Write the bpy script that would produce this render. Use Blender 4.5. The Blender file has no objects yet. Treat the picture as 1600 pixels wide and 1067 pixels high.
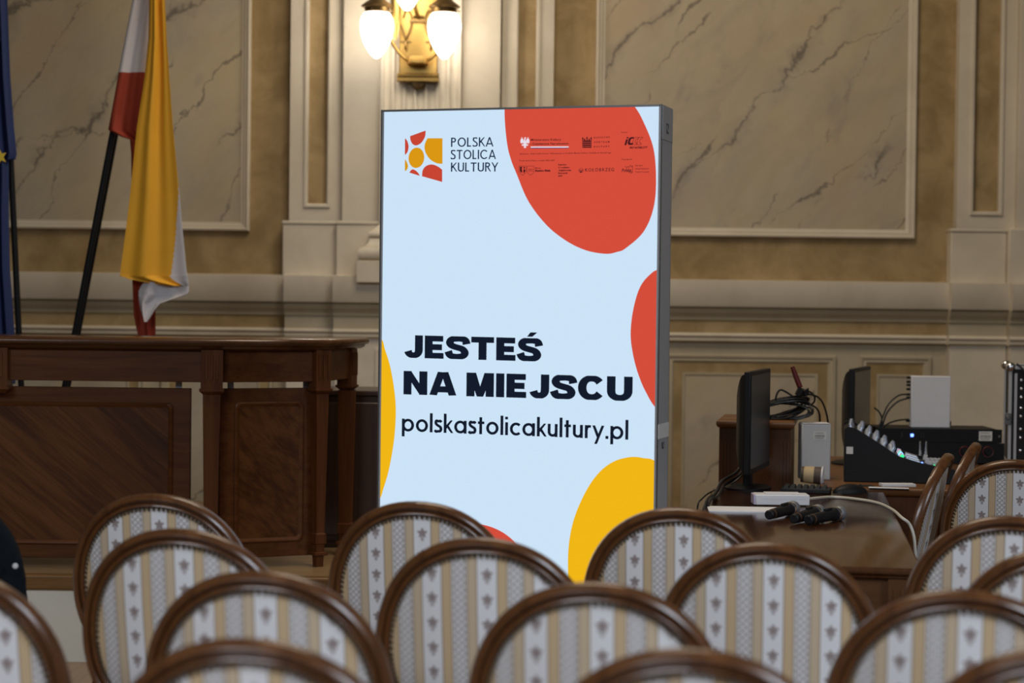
import bpy, bmesh, math, random
from mathutils import Vector, Matrix
random.seed(7)
PI = math.pi
SC = bpy.context.scene
COL = SC.collection

# ------------------------------------------------------------------ camera
F = 3000.0                      # focal length in pixels of the 1600 px wide frame
PITCH, ROLL, EYE = math.radians(1.184), math.radians(0.68), 1.5
_up0 = Vector((0, math.sin(PITCH), math.cos(PITCH)))
FWD = Vector((0, math.cos(PITCH), -math.sin(PITCH)))
_r0 = Vector((1, 0, 0))
RIGHT = _r0 * math.cos(ROLL) + _up0 * math.sin(ROLL)
UP = _up0 * math.cos(ROLL) - _r0 * math.sin(ROLL)
cam_d = bpy.data.cameras.new('camera')
cam_d.sensor_width = 36.0
cam_d.lens = 36.0 * F / 1600.0
cam_d.clip_end = 100
cam_d.dof.use_dof = True
cam_d.dof.focus_distance = 7.0
cam_d.dof.aperture_fstop = 2.5
cam = bpy.data.objects.new('camera', cam_d)
COL.objects.link(cam)
m3 = Matrix((RIGHT, UP, -FWD)).transposed()
cam.matrix_world = Matrix.Translation((0, 0, EYE)) @ m3.to_4x4()
SC.camera = cam

def ray(px, py):
    return FWD * F + RIGHT * (px - 800.0) + UP * (533.5 - py)
def W(px, py, Y):               # point of the pixel's ray at depth Y
    d = ray(px, py)
    return Vector((0, 0, EYE)) + d * (Y / d.y)
def G(px, py, z):               # point of the pixel's ray at height z
    d = ray(px, py)
    return Vector((0, 0, EYE)) + d * ((z - EYE) / d.z)

# ------------------------------------------------------------------ world, lights, exposure
SC.view_settings.view_transform = 'Standard'
SC.view_settings.look = 'None'
SC.view_settings.exposure = 0.0
SC.view_settings.gamma = 1.0
SC.view_settings.use_curve_mapping = False
world = bpy.data.worlds.new('hall_ambient')
SC.world = world
world.use_nodes = True
world.node_tree.nodes['Background'].inputs[0].default_value = (1.0, 0.88, 0.72, 1)
world.node_tree.nodes['Background'].inputs[1].default_value = 0.05

def area(name, loc, target, sx, sy, power, color):
    l = bpy.data.lights.new(name, 'AREA')
    l.shape = 'RECTANGLE'; l.size = sx; l.size_y = sy; l.energy = power; l.color = color
    o = bpy.data.objects.new(name, l); COL.objects.link(o)
    o.location = loc
    o.rotation_euler = (Vector(target) - Vector(loc)).to_track_quat('-Z', 'Y').to_euler()
    return o
def spread(o, deg): o.data.spread = math.radians(deg)
spread(area('daylight_from_rear_windows', (-2.6, -2.6, 5.0), (-0.1, 2.6, 0.3), 4.2, 2.6, 100, (0.82, 0.90, 1.0)), 80)
spread(area('daylight_from_side_window', (5.5, 0.5, 4.2), (0.6, 3.6, 0.5), 2.2, 3.0, 62, (0.76, 0.87, 1.0)), 80)
area('chandelier_light', (0.3, 7.6, 5.6), (0.3, 9.0, 0), 2.2, 2.2, 115, (1.0, 0.84, 0.64))

# ------------------------------------------------------------------ node helpers
def new_mat(name):
    m = bpy.data.materials.new(name); m.use_nodes = True
    nt = m.node_tree
    return m, nt, nt.nodes['Principled BSDF']
def setp(b, color=None, rough=None, metal=None, coat=None, spec=None, emit=None, es=None):
    if color is not None: b.inputs['Base Color'].default_value = (*color, 1)
    if rough is not None: b.inputs['Roughness'].default_value = rough
    if metal is not None: b.inputs['Metallic'].default_value = metal
    if coat is not None: b.inputs['Coat Weight'].default_value = coat
    if spec is not None: b.inputs['Specular IOR Level'].default_value = spec
    if emit is not None: b.inputs['Emission Color'].default_value = (*emit, 1)
    if es is not None: b.inputs['Emission Strength'].default_value = es
def mth(nt, op, a, b=None, c=None, clamp=False):
    n = nt.nodes.new('ShaderNodeMath'); n.operation = op; n.use_clamp = clamp
    for i, v in enumerate((a, b, c)):
        if v is None: continue
        if isinstance(v, (int, float)): n.inputs[i].default_value = v
        else: nt.links.new(v, n.inputs[i])
    return n.outputs[0]
def mixc(nt, fac, a, b):
    n = nt.nodes.new('ShaderNodeMix'); n.data_type = 'RGBA'
    for s, v in ((n.inputs[0], fac), (n.inputs[6], a), (n.inputs[7], b)):
        if isinstance(v, tuple): s.default_value = (*v, 1)
        elif isinstance(v, (int, float)): s.default_value = v
        else: nt.links.new(v, s)
    return n.outputs[2]
def coords(nt, scale=(1, 1, 1), rot=(0, 0, 0), out='Object'):
    tc = nt.nodes.new('ShaderNodeTexCoord'); mp = nt.nodes.new('ShaderNodeMapping')
    nt.links.new(tc.outputs[out], mp.inputs[0])
    mp.inputs['Rotation'].default_value = rot
    m2 = nt.nodes.new('ShaderNodeMapping'); nt.links.new(mp.outputs[0], m2.inputs[0])
    m2.inputs['Scale'].default_value = scale
    return m2.outputs[0]
def noise(nt, vec, scale, detail=4, rough=0.55, dist=0.0):
    n = nt.nodes.new('ShaderNodeTexNoise')
    nt.links.new(vec, n.inputs['Vector'])
    n.inputs['Scale'].default_value = scale; n.inputs['Detail'].default_value = detail
    n.inputs['Roughness'].default_value = rough; n.inputs['Distortion'].default_value = dist
    return n.outputs[0]
def sstep(nt, v, lo, hi):
    n = nt.nodes.new('ShaderNodeMapRange'); n.interpolation_type = 'SMOOTHSTEP'
    nt.links.new(v, n.inputs[0]); n.inputs[1].default_value = lo; n.inputs[2].default_value = hi
    return n.outputs[0]
def bump(nt, b, h, strength=0.2, dist=0.01):
    n = nt.nodes.new('ShaderNodeBump'); n.inputs['Strength'].default_value = strength; n.inputs['Distance'].default_value = dist
    nt.links.new(h, n.inputs['Height']); nt.links.new(n.outputs[0], b.inputs['Normal'])

def plain(name, color, rough=0.5, metal=0.0, coat=0.0, var=0.12, scale=30.0, spec=0.5):
    m, nt, b = new_mat(name); setp(b, color, rough, metal, coat, spec)
    n = noise(nt, coords(nt), scale, 3)
    dark = tuple(c * (1 - var) for c in color); lite = tuple(min(1, c * (1 + var)) for c in color)
    nt.links.new(mixc(nt, n, dark, lite), b.inputs['Base Color'])
    return m
def wood(name, c1, c2, axis='x', scale=9.0, rough=0.35, coat=0.3, tilt=0.0):
    m, nt, b = new_mat(name); setp(b, c1, rough, 0, coat, 0.22 if coat < 0.2 else 0.4); b.inputs['Coat Roughness'].default_value = 0.15
    k = 0.07
    sc = {'x': (k, 1, 1), 'y': (1, k, 1), 'z': (1, 1, k)}[axis]
    v = coords(nt, sc, (0, tilt, 0))
    n1 = noise(nt, v, scale * 3, 5, 0.6, 0.6)
    n2 = noise(nt, v, scale * 14, 3, 0.6)
    f = mth(nt, 'ADD', mth(nt, 'MULTIPLY', n1, 0.7), mth(nt, 'MULTIPLY', n2, 0.3))
    f = sstep(nt, f, 0.32, 0.68)
    nt.links.new(mixc(nt, f, c1, c2), b.inputs['Base Color'])
    bump(nt, b, n2, 0.06, 0.003)
    return m
def marble(name):
    m, nt, b = new_mat(name); setp(b, (0.5, 0.4, 0.3), 0.5)
    flat = coords(nt)
    v = coords(nt, (1, 1, 0.42), (0, math.radians(-38), 0))
    cloud = sstep(nt, noise(nt, flat, 1.5, 5, 0.6, 0.5), 0.35, 0.68)
    cloud2 = sstep(nt, noise(nt, v, 2.6, 5, 0.6, 0.3), 0.42, 0.72)
    base = mixc(nt, cloud, (0.44, 0.365, 0.25), (0.52, 0.42, 0.26))
    base = mixc(nt, mth(nt, 'MULTIPLY', cloud2, 0.75), base, (0.36, 0.32, 0.27))
    fine = sstep(nt, noise(nt, v, 5.5, 7, 0.68, 0.6), 0.36, 0.66)
    base = mixc(nt, mth(nt, 'MULTIPLY', fine, 0.45), base, (0.55, 0.47, 0.33))
    pink = sstep(nt, noise(nt, coords(nt, (1, 1, 0.6), (0, math.radians(-38), 0)), 1.1, 4, 0.6, 0.8), 0.56, 0.72)
    base = mixc(nt, mth(nt, 'MULTIPLY', pink, 0.45), base, (0.50, 0.35, 0.22))
    smoky = sstep(nt, noise(nt, v, 3.4, 5, 0.6, 1.0), 0.58, 0.72)
    base = mixc(nt, mth(nt, 'MULTIPLY', smoky, 0.45), base, (0.27, 0.235, 0.205))
    def vein(deg, freq, wob, width, lo, hi, seed, soft=False):
        r = coords(nt, (1, 1, 1), (0, math.radians(deg), 0))
        sp_ = nt.nodes.new('ShaderNodeSeparateXYZ'); nt.links.new(r, sp_.inputs[0])
        off = nt.nodes.new('ShaderNodeVectorMath'); off.operation = 'ADD'
        nt.links.new(flat, off.inputs[0]); off.inputs[1].default_value = (seed, 0, seed * 0.7)
        n = noise(nt, off.outputs[0], 0.9, 2, 0.5, 0.2)
        n2 = noise(nt, off.outputs[0], 5.5, 6, 0.62, 0.3)
        p = mth(nt, 'ADD', mth(nt, 'MULTIPLY', sp_.outputs[0], freq), mth(nt, 'ADD', mth(nt, 'MULTIPLY', n, wob), mth(nt, 'MULTIPLY', n2, 0.42)))
        d = mth(nt, 'ABSOLUTE', mth(nt, 'SUBTRACT', mth(nt, 'FRACT', mth(nt, 'ADD', p, 50.3 + seed)), 0.5))
        w2 = mth(nt, 'MULTIPLY', width, mth(nt, 'ADD', 0.25, mth(nt, 'MULTIPLY', sstep(nt, noise(nt, off.outputs[0], 4.0, 3), 0.42, 0.7), 1.5)))
        line = mth(nt, 'SUBTRACT', 1.0, mth(nt, 'DIVIDE', d, w2), clamp=True)
        msk = sstep(nt, noise(nt, off.outputs[0], 1.7, 3, 0.5), lo, hi)
        return mth(nt, 'MULTIPLY', mth(nt, 'POWER', line, 0.6), msk)
    v1 = vein(-44, 1.5, 1.1, 0.021, 0.36, 0.46, 1.7)
    v2 = vein(-34, 2.3, 1.3, 0.021, 0.42, 0.51, 6.2)
    v3 = vein(-56, 1.9, 1.5, 0.018, 0.45, 0.53, 3.9)
    soft = vein(-44, 1.5, 1.1, 0.09, 0.36, 0.5, 1.7)
    base = mixc(nt, mth(nt, 'MULTIPLY', soft, 0.32), base, (0.22, 0.185, 0.155))
    base = mixc(nt, mth(nt, 'MULTIPLY', mth(nt, 'MAXIMUM', mth(nt, 'MAXIMUM', v1, v2), v3), 0.78), base, (0.105, 0.085, 0.066))
    nt.links.new(base, b.inputs['Base Color'])
    return m
def plaster(name, c1, c2, rough=0.7, scale=5.0):
    m, nt, b = new_mat(name); setp(b, c1, rough)
    n = noise(nt, coords(nt), scale, 6, 0.62, 0.4)
    f = sstep(nt, n, 0.33, 0.68)
    nt.links.new(mixc(nt, f, c1, c2), b.inputs['Base Color'])
    bump(nt, b, noise(nt, coords(nt), 60, 3), 0.05, 0.002)
    return m
def glow(name, color, strength=1.0, base=(0, 0, 0), rough=0.5):
    m, nt, b = new_mat(name); setp(b, base, rough, spec=0.0, emit=color, es=strength)
    return m
def fabric(name):
    m, nt, b = new_mat(name); setp(b, (0.6, 0.6, 0.6), 0.85); b.inputs['Sheen Weight'].default_value = 0.15
    tc = nt.nodes.new('ShaderNodeTexCoord'); sp = nt.nodes.new('ShaderNodeSeparateXYZ')
    nt.links.new(tc.outputs['Object'], sp.inputs[0])
    x, z = sp.outputs[0], sp.outputs[2]
    P = 0.128
    t = mth(nt, 'MODULO', mth(nt, 'ADD', x, 2.0 * P + 0.0085), P)
    def band(a, c, s=0.0009):
        return mth(nt, 'MULTIPLY', sstep(nt, t, a - s, a + s), mth(nt, 'SUBTRACT', 1.0, sstep(nt, t, c - s, c + s)))
    white, tan = (0.66, 0.65, 0.665), (0.50, 0.355, 0.20)
    line = (0.22, 0.16, 0.11)
    col = mixc(nt, band(0.046, 0.068), white, tan)
    col = mixc(nt, band(0.105, P), col, (0.49, 0.375, 0.25))
    # lattice stripe
    lat = band(0.072, 0.102)
    w = 0.0165
    p1 = mth(nt, 'ABSOLUTE', mth(nt, 'SUBTRACT', mth(nt, 'FRACT', mth(nt, 'ADD', mth(nt, 'DIVIDE', t, w), mth(nt, 'DIVIDE', z, w))), 0.5))
    p2 = mth(nt, 'ABSOLUTE', mth(nt, 'SUBTRACT', mth(nt, 'FRACT', mth(nt, 'SUBTRACT', mth(nt, 'DIVIDE', t, w), mth(nt, 'DIVIDE', z, w))), 0.5))
    lt = mth(nt, 'SUBTRACT', 1.0, sstep(nt, mth(nt, 'MINIMUM', p1, p2), 0.07, 0.17))
    col = mixc(nt, mth(nt, 'MULTIPLY', lat, mth(nt, 'ADD', mth(nt, 'MULTIPLY', lt, 0.75), 0.12)), col, (0.25, 0.21, 0.19))
    # beaded border lines beside the lattice
    bead = sstep(nt, mth(nt, 'ABSOLUTE', mth(nt, 'SUBTRACT', mth(nt, 'FRACT', mth(nt, 'DIVIDE', z, 0.007)), 0.5)), 0.14, 0.25)
    bb = mth(nt, 'MAXIMUM', band(0.0715, 0.0745), band(0.0985, 0.1015))
    col = mixc(nt, mth(nt, 'MULTIPLY', bb, mth(nt, 'ADD', mth(nt, 'MULTIPLY', bead, 0.6), 0.2)), col, line)
    # thin dark edges of every stripe
    ln = band(0.0440, 0.0468)
    for a, c in ((0.0665, 0.0693), (0.1033, 0.1061), (P - 0.0028, P - 0.0001)):
        ln = mth(nt, 'MAXIMUM', ln, band(a, c))
    col = mixc(nt, mth(nt, 'MULTIPLY', ln, 0.95), col, line)
    # flower sprigs on the white stripe
    zc = mth(nt, 'SUBTRACT', mth(nt, 'MULTIPLY', mth(nt, 'FRACT', mth(nt, 'DIVIDE', mth(nt, 'ADD', z, 1.0), 0.058)), 0.058), 0.031)
    xc = mth(nt, 'SUBTRACT', t, 0.0225)
    r = mth(nt, 'SQRT', mth(nt, 'ADD', mth(nt, 'MULTIPLY', xc, xc), mth(nt, 'MULTIPLY', zc, zc)))
    ang = mth(nt, 'ARCTAN2', zc, xc)
    pet = mth(nt, 'ADD', 0.0108, mth(nt, 'MULTIPLY', mth(nt, 'SINE', mth(nt, 'MULTIPLY', ang, 5.0)), 0.0030))
    fl = mth(nt, 'SUBTRACT', 1.0, sstep(nt, mth(nt, 'SUBTRACT', r, pet), -0.0012, 0.0012))
    zs = mth(nt, 'ADD', zc, 0.0155)
    r2 = mth(nt, 'SQRT', mth(nt, 'ADD', mth(nt, 'MULTIPLY', mth(nt, 'MULTIPLY', xc, xc), 1.0), mth(nt, 'MULTIPLY', mth(nt, 'MULTIPLY', zs, zs), 0.45)))
    st = mth(nt, 'SUBTRACT', 1.0, sstep(nt, r2, 0.0035, 0.0050))
    sp2 = noise(nt, tc.outputs['Object'], 420, 2)
    fl = mth(nt, 'MULTIPLY', mth(nt, 'MAXIMUM', fl, mth(nt, 'MULTIPLY', st, 0.8)), mth(nt, 'ADD', 0.45, mth(nt, 'MULTIPLY', sp2, 0.75)))
    col = mixc(nt, mth(nt, 'MULTIPLY', fl, 1.0), col, (0.15, 0.09, 0.08))
    weave = noise(nt, tc.outputs['Object'], 900, 2)
    col = mixc(nt, mth(nt, 'MULTIPLY', weave, 0.18), col, (0.3, 0.26, 0.22))
    nt.links.new(col, b.inputs['Base Color'])
    bump(nt, b, weave, 0.15, 0.001)
    return m

MT = {}
MT['gold'] = plaster('gold_plaster', (0.27, 0.180, 0.070), (0.42, 0.295, 0.140), 0.7, 4.0)
MT['cream'] = plaster('cream_stucco', (0.60, 0.525, 0.405), (0.68, 0.60, 0.47), 0.6, 3.0)
MT['dado'] = plaster('dimmed_cream_paint', (0.40, 0.335, 0.225), (0.465, 0.395, 0.27), 0.6, 3.0)  # wall's cream paint, darkened: weaker light on the dado put into the colour
MT['marble'] = marble('painted_marble')
MT['white_paint'] = plaster('white_riser_paint', (0.62, 0.58, 0.48), (0.68, 0.64, 0.54), 0.6, 3.0)
MT['parquet'] = wood('parquet', (0.22, 0.135, 0.062), (0.30, 0.19, 0.095), 'x', 6, 0.45, 0.1)
MT['nosing'] = wood('nosing_wood', (0.13, 0.062, 0.018), (0.20, 0.10, 0.032), 'x', 6, 0.4, 0.1)
MT['desk_x'] = wood('mahogany_long', (0.072, 0.022, 0.006), (0.132, 0.045, 0.012), 'x', 6, 0.45, 0.0)
MT['desk_z'] = wood('mahogany_upright', (0.070, 0.021, 0.006), (0.13, 0.043, 0.012), 'z', 6, 0.45, 0.0)
MT['desk_d'] = wood('mahogany_veneer', (0.048, 0.015, 0.0045), (0.14, 0.050, 0.013), 'x', 6, 0.45, 0.0, math.radians(-40))
MT['desk_top'] = wood('mahogany_top', (0.06, 0.023, 0.008), (0.11, 0.045, 0.017), 'x', 5, 0.25, 0.3)
MT['dark_wood'] = wood('dark_cabinet_wood', (0.026, 0.011, 0.006), (0.046, 0.02, 0.010), 'z', 6)
MT['tab_top'] = wood('polished_walnut_top', (0.045, 0.015, 0.005), (0.085, 0.031, 0.011), 'y', 5, 0.14, 0.5)
MT['tab_side'] = wood('walnut_side', (0.05, 0.02, 0.008), (0.09, 0.038, 0.014), 'x', 6, 0.4, 0.1)
MT['lect'] = wood('lectern_wood', (0.06, 0.022, 0.008), (0.10, 0.038, 0.014), 'z', 6, 0.4, 0.1)
MT['lect_top'] = wood('lectern_top_wood', (0.11, 0.045, 0.016), (0.17, 0.075, 0.028), 'x', 6, 0.4, 0.1)
MT['chair_wood'] = wood('chair_walnut', (0.060, 0.020, 0.006), (0.125, 0.047, 0.014), 'z', 9, 0.30, 0.3)
MT['fabric'] = fabric('striped_brocade')
MT['nail'] = plain('bronze_nails', (0.16, 0.12, 0.08), 0.38, 0.8)
MT['brass'] = plain('polished_brass', (0.42, 0.255, 0.075), 0.36, 1.0, var=0.15, scale=14)
MT['brass_dark'] = plain('old_brass', (0.17, 0.105, 0.04), 0.38, 1.0, var=0.2, scale=20)
MT['globe'] = glow('lit_opal_glass', (1.0, 0.92, 0.81), 12.0, (0.9, 0.9, 0.88), 0.3)
MT['black'] = plain('black_plastic', (0.007, 0.007, 0.008), 0.5, spec=0.25)
MT['black_metal'] = plain('black_metal', (0.006, 0.006, 0.007), 0.5, 0.1, spec=0.25)
MT['dark_glossy'] = plain('dark_screen', (0.012, 0.012, 0.012), 0.3, spec=0.3)
MT['charcoal'] = plain('charcoal_plastic', (0.022, 0.021, 0.020), 0.55, spec=0.3)
MT['alu'] = plain('anodised_aluminium', (0.40, 0.40, 0.41), 0.5, 0.3, var=0.05)
MT['alu_dark'] = plain('dark_aluminium', (0.16, 0.155, 0.15), 0.4, 0.8, var=0.05)
MT['chrome'] = plain('chrome', (0.7, 0.7, 0.72), 0.2, 1.0, var=0.05)
MT['white_plastic'] = plain('white_plastic', (0.66, 0.65, 0.66), 0.45, var=0.04)
MT['grey_plastic'] = plain('pale_grey_plastic', (0.50, 0.49, 0.49), 0.5, var=0.04)
MT['white_sat'] = plain('white_sticker', (0.62, 0.60, 0.56), 0.6, var=0.04)
MT['print_grey'] = plain('grey_print', (0.10, 0.10, 0.10), 0.7)
MT['paper'] = plain('paper', (0.72, 0.72, 0.74), 0.7, var=0.03)
MT['cable_white'] = plain('ivory_cable', (0.60, 0.56, 0.48), 0.5, var=0.04)
MT['cable'] = plain('black_cable', (0.008, 0.008, 0.009), 0.4)
MT['red_grip'] = plain('red_grip', (0.12, 0.012, 0.012), 0.45)
MT['cup'] = plain('brown_cup_paper', (0.075, 0.050, 0.035), 0.6)
MT['cup_band'] = plain('kraft_cup_sleeve', (0.50, 0.37, 0.20), 0.7)
MT['blue_cloth'] = plain('blue_flag_cloth', (0.012, 0.028, 0.115), 0.8, var=0.1, scale=9)
MT['yellow_cloth'] = plain('yellow_flag_cloth', (0.80, 0.40, 0.022), 0.75, var=0.06, scale=8)
MT['star'] = plain('yellow_star', (0.75, 0.55, 0.05), 0.8, var=0.05)
MT['white_cloth'] = plain('white_flag_cloth', (0.66, 0.63, 0.65), 0.8, var=0.05, scale=8)
MT['red_cloth'] = plain('red_flag_cloth', (0.32, 0.038, 0.014), 0.8, var=0.1, scale=8)
MT['jacket'] = plain('dark_wool', (0.006, 0.008, 0.011), 0.95, var=0.4, scale=60, spec=0.1)
MT['floor'] = wood('hall_parquet', (0.20, 0.11, 0.05), (0.30, 0.18, 0.09), 'y', 6, 0.35, 0.2)
MT['scr_white'] = glow('lit_white_print', (0.605, 0.77, 0.93), 1.0)
MT['scr_red'] = glow('lit_red_print', (0.66, 0.075, 0.043), 1.0)
MT['scr_red_dark'] = glow('lit_logo_red', (0.57, 0.06, 0.032), 1.0)
MT['scr_yellow'] = glow('lit_yellow_print', (0.87, 0.47, 0.008), 1.0)
MT['scr_amber'] = glow('lit_logo_amber', (0.70, 0.31, 0.007), 1.0)
MT['scr_navy'] = glow('navy_print', (0.006, 0.020, 0.055), 1.0)
MT['scr_slogan'] = glow('dark_navy_print', (0.007, 0.011, 0.024), 1.0)
MT['scr_ink'] = glow('ink_on_red_print', (0.060, 0.010, 0.014), 1.0)
MT['scr_pale'] = glow('white_on_red_print', (0.80, 0.72, 0.80), 1.0)
MT['scr_violet'] = glow('violet_line_print', (0.16, 0.06, 0.16), 1.0)
MT['led_blue'] = glow('blue_led', (0.10, 0.20, 1.0), 6.0)
MT['led_green'] = glow('green_led', (0.05, 0.9, 0.35), 1.2)
MT['led_red'] = glow('red_led', (0.9, 0.12, 0.10), 0.8)
MT['led_white'] = glow('white_led', (0.6, 0.75, 1.0), 0.7)

# ------------------------------------------------------------------ mesh helpers
class MB:
    def __init__(s): s.v = []; s.f = []; s.mi = []
    def add(s, vs, fs, mi=0, M=None):
        o = len(s.v)
        for p in vs:
            p = Vector(p); s.v.append(M @ p if M is not None else p)
        for f in fs: s.f.append([o + i for i in f]); s.mi.append(mi)
        return s
    def box(s, x0, x1, y0, y1, z0, z1, M=None, mi=0):
        vs = [(x0,y0,z0),(x1,y0,z0),(x1,y1,z0),(x0,y1,z0),(x0,y0,z1),(x1,y0,z1),(x1,y1,z1),(x0,y1,z1)]
        fs = [(3,2,1,0),(4,5,6,7),(0,1,5,4),(1,2,6,5),(2,3,7,6),(3,0,4,7)]
        return s.add(vs, fs, mi, M)
    def loft(s, rings, closed=True, caps=True, mi=0, M=None):
        n = len(rings[0]); vs = [p for r in rings for p in r]; fs = []
        for k in range(len(rings) - 1):
            for i in range(n if closed else n - 1):
                j = (i + 1) % n
                fs.append((k*n+i, k*n+j, (k+1)*n+j, (k+1)*n+i))
        if caps and closed:
            fs.append(tuple(reversed(range(n)))); b = (len(rings)-1)*n; fs.append(tuple(b+i for i in range(n)))
        return s.add(vs, fs, mi, M)
    def prism(s, poly, z0, z1, M=None, mi=0):       # poly in x,y counterclockwise
        return s.loft([[(x,y,z0) for x,y in poly], [(x,y,z1) for x,y in poly]], True, True, mi, M)
    def lathe(s, prof, n=24, M=None, mi=0, sx=1, sy=1):
        rings = [[(r*math.cos(2*PI*i/n)*sx, r*math.sin(2*PI*i/n)*sy, z) for i in range(n)] for r, z in prof]
        return s.loft(rings, True, True, mi, M)
    def tube(s, pts, r, n=8, mi=0, M=None, closed=False, smooth=0):
        pts = [Vector(p) for p in pts]
        if smooth: pts = spline(pts, smooth)
        N = len(pts); rings = []
        up = Vector((0, 0, 1))
        T0 = (pts[1] - pts[0]).normalized()
        if abs(T0.dot(up)) > 0.95: up = Vector((1, 0, 0))
        nrm = (up - T0 * up.dot(T0)).normalized()
        for i in range(N):
            T = (pts[min(i+1, N-1)] - pts[max(i-1, 0)]).normalized()
            nrm = (nrm - T * nrm.dot(T)).normalized(); bn = T.cross(nrm)
            rr = r[min(i, len(r)-1)] if isinstance(r, (list, tuple)) else r
            rings.append([pts[i] + (nrm*math.cos(2*PI*k/n) + bn*math.sin(2*PI*k/n))*rr for k in range(n)])
        return s.loft(rings, True, True, mi, M)
    def build(s, name, mat, parent=None, angle=35, bevel=0.0, recalc=True):
        me = bpy.data.meshes.new(name)
        me.from_pydata([tuple(p) for p in s.v], [], s.f)
        for mm in (mat if isinstance(mat, list) else [mat]): me.materials.append(mm)
        for p, mi in zip(me.polygons, s.mi): p.material_index = mi; p.use_smooth = True
        if recalc:
            bm = bmesh.new(); bm.from_mesh(me); bmesh.ops.recalc_face_normals(bm, faces=bm.faces); bm.to_mesh(me); bm.free()
        me.set_sharp_from_angle(angle=math.radians(angle))
        o = bpy.data.objects.new(name, me); COL.objects.link(o)
        if parent is not None: o.parent = parent
        if bevel > 0:
            md = o.modifiers.new('edge', 'BEVEL'); md.width = bevel; md.segments = 2; md.limit_method = 'ANGLE'; md.angle_limit = math.radians(40)
        return o
def spline(pts, k=8):
    pts = [Vector(p) for p in pts]; out = []
    for i in range(len(pts) - 1):
        p0 = pts[max(i-1, 0)]; p1 = pts[i]; p2 = pts[i+1]; p3 = pts[min(i+2, len(pts)-1)]
        for j in range(k):
            t = j / k
            out.append(0.5*((2*p1) + (p2-p0)*t + (2*p0-5*p1+4*p2-p3)*t*t + (3*p1-p0-3*p2+p3)*t**3))
    out.append(pts[-1]); return out
def thing(name, loc, label, cat, rz=0.0, group=None):
    o = bpy.data.objects.new(name, None); COL.objects.link(o)
    o.empty_display_size = 0.1
    o.location = loc; o.rotation_euler = (0, 0, rz)
    return tag(o, label, cat, group)
def tag(o, label, cat, group=None):
    o['label'] = label; o['category'] = cat
    if group: o['group'] = group
    return o
def struct(o): o['kind'] = 'structure'; return o
def frameM(origin, xdir):        # local x along xdir (horizontal), z up, y into depth
    x = Vector((xdir[0], xdir[1], 0)).normalized(); z = Vector((0, 0, 1)); y = z.cross(x)
    M = Matrix((x, y, z)).transposed().to_4x4(); M.translation = Vector(origin); return M
def alignM(p, d, up=Vector((0, 0, 1))):   # local z along d
    z = Vector(d).normalized(); x = up.cross(z)
    if x.length < 1e-4: x = Vector((1, 0, 0))
    x.normalize(); y = z.cross(x)
    M = Matrix((x, y, z)).transposed().to_4x4(); M.translation = Vector(p); return M
def inset(poly, d):              # inward offset of a ccw polygon
    n = len(poly); out = []
    for i in range(n):
        p0, p1, p2 = Vector(poly[i-1]), Vector(poly[i]), Vector(poly[(i+1) % n])
        e1 = (p1-p0).normalized(); e2 = (p2-p1).normalized()
        n1 = Vector((-e1.y, e1.x)); n2 = Vector((-e2.y, e2.x))
        k = 1.0 + n1.dot(n2)
        q = p1 + (n1 + n2) * (d / max(k, 0.2)); out.append((q.x, q.y))
    return out

# ------------------------------------------------------------------ setting: floor, wall, podium
WY = 11.0                        # plane of the back wall
def X(px, prot=0.1, py=200): return W(px, py, WY - prot).x
struct(MB().box(-7, 7, -4, 11.2, -0.2, 0.0).build('floor', MT['floor']))
struct(MB().box(-7, 7, WY, WY + 0.2, 0, 5.6).build('wall_back', MT['gold']))
struct(MB().box(-7, 7, WY - 0.02, WY, 0, 1.36).build('trim_1', MT['dado']))
_tn = [1]
def trim(mb, mat, **k):
    _tn[0] += 1
    return struct(mb.build('trim_%d' % _tn[0], mat, **k))
def rectring(mb, x0, x1, z0, z1, prof, y=WY):   # prof: (inward offset, protrusion)
    rings = [[(x0+o, y-p, z0+o), (x1-o, y-p, z0+o), (x1-o, y-p, z1-o), (x0+o, y-p, z1-o)] for o, p in prof]
    return mb.loft(rings, True, False)
def band(mb, x0, x1, base, prof):  # prof: (protrusion, z) from bottom to top
    ring = lambda x: [(x, WY, prof[0][1])] + [(x, WY - base - p, z) for p, z in prof] + [(x, WY, prof[-1][1])]
    return mb.loft([ring(x0), ring(x1)], True, True)
MOLD = [(0.0, 0.0), (0.0, 0.030), (0.008, 0.038), (0.016, 0.036), (0.022, 0.022), (0.034, 0.024), (0.040, 0.014), (0.052, 0.010), (0.052, 0.0)]
# upper painted-marble fields with their frame mouldings
zlo = 1.885
xl1 = X(391, 0.02); xr0 = X(930, 0.02); xr1 = X(1432, 0.02)
for x0, x1 in ((-6.5, xl1), (xr0, xr1)):
    trim(MB().box(x0 + 0.045, x1 - 0.045, WY - 0.006, WY, zlo + 0.045, 5.2), MT['marble'])
    trim(rectring(MB(), x0, x1, zlo, 5.25, MOLD), MT['cream'])
# pilaster strips with a sunk gold field
def strip(pa, pb, ga, gb, base0, base1):
    p = 0.08; x0, x1 = X(pa, p), X(pb, p); g0, g1 = X(ga, p), X(gb, p)
    zg = 2.03
    mb = MB()
    mb.box(x0, g0, WY - p, WY, 1.6, 5.4); mb.box(g1, x1, WY - p, WY, 1.6, 5.4); mb.box(g0, g1, WY - p, WY, 1.6, zg)
    trim(mb, MT['cream'])
    trim(MB().box(g0, g1, WY - p + 0.03, WY, zg, 5.4), MT['gold'])
    trim(rectring(MB(), g0 - 0.006, g1 + 0.006, zg - 0.006, 5.5, [(0, 0.0), (0, 0.012), (0.012, 0.012), (0.02, 0.004), (0.02, -0.03)], WY - p), MT['cream'])
    b = MB(); b.box(X(base0, .11), X(base1, .11), WY - 0.11, WY, 1.6, 1.945); b.box(X(base0, .11) - .004, X(base1, .11) + .004, WY - 0.118, WY, 1.925, 1.945)
    trim(b, MT['cream'], bevel=0.006)
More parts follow.
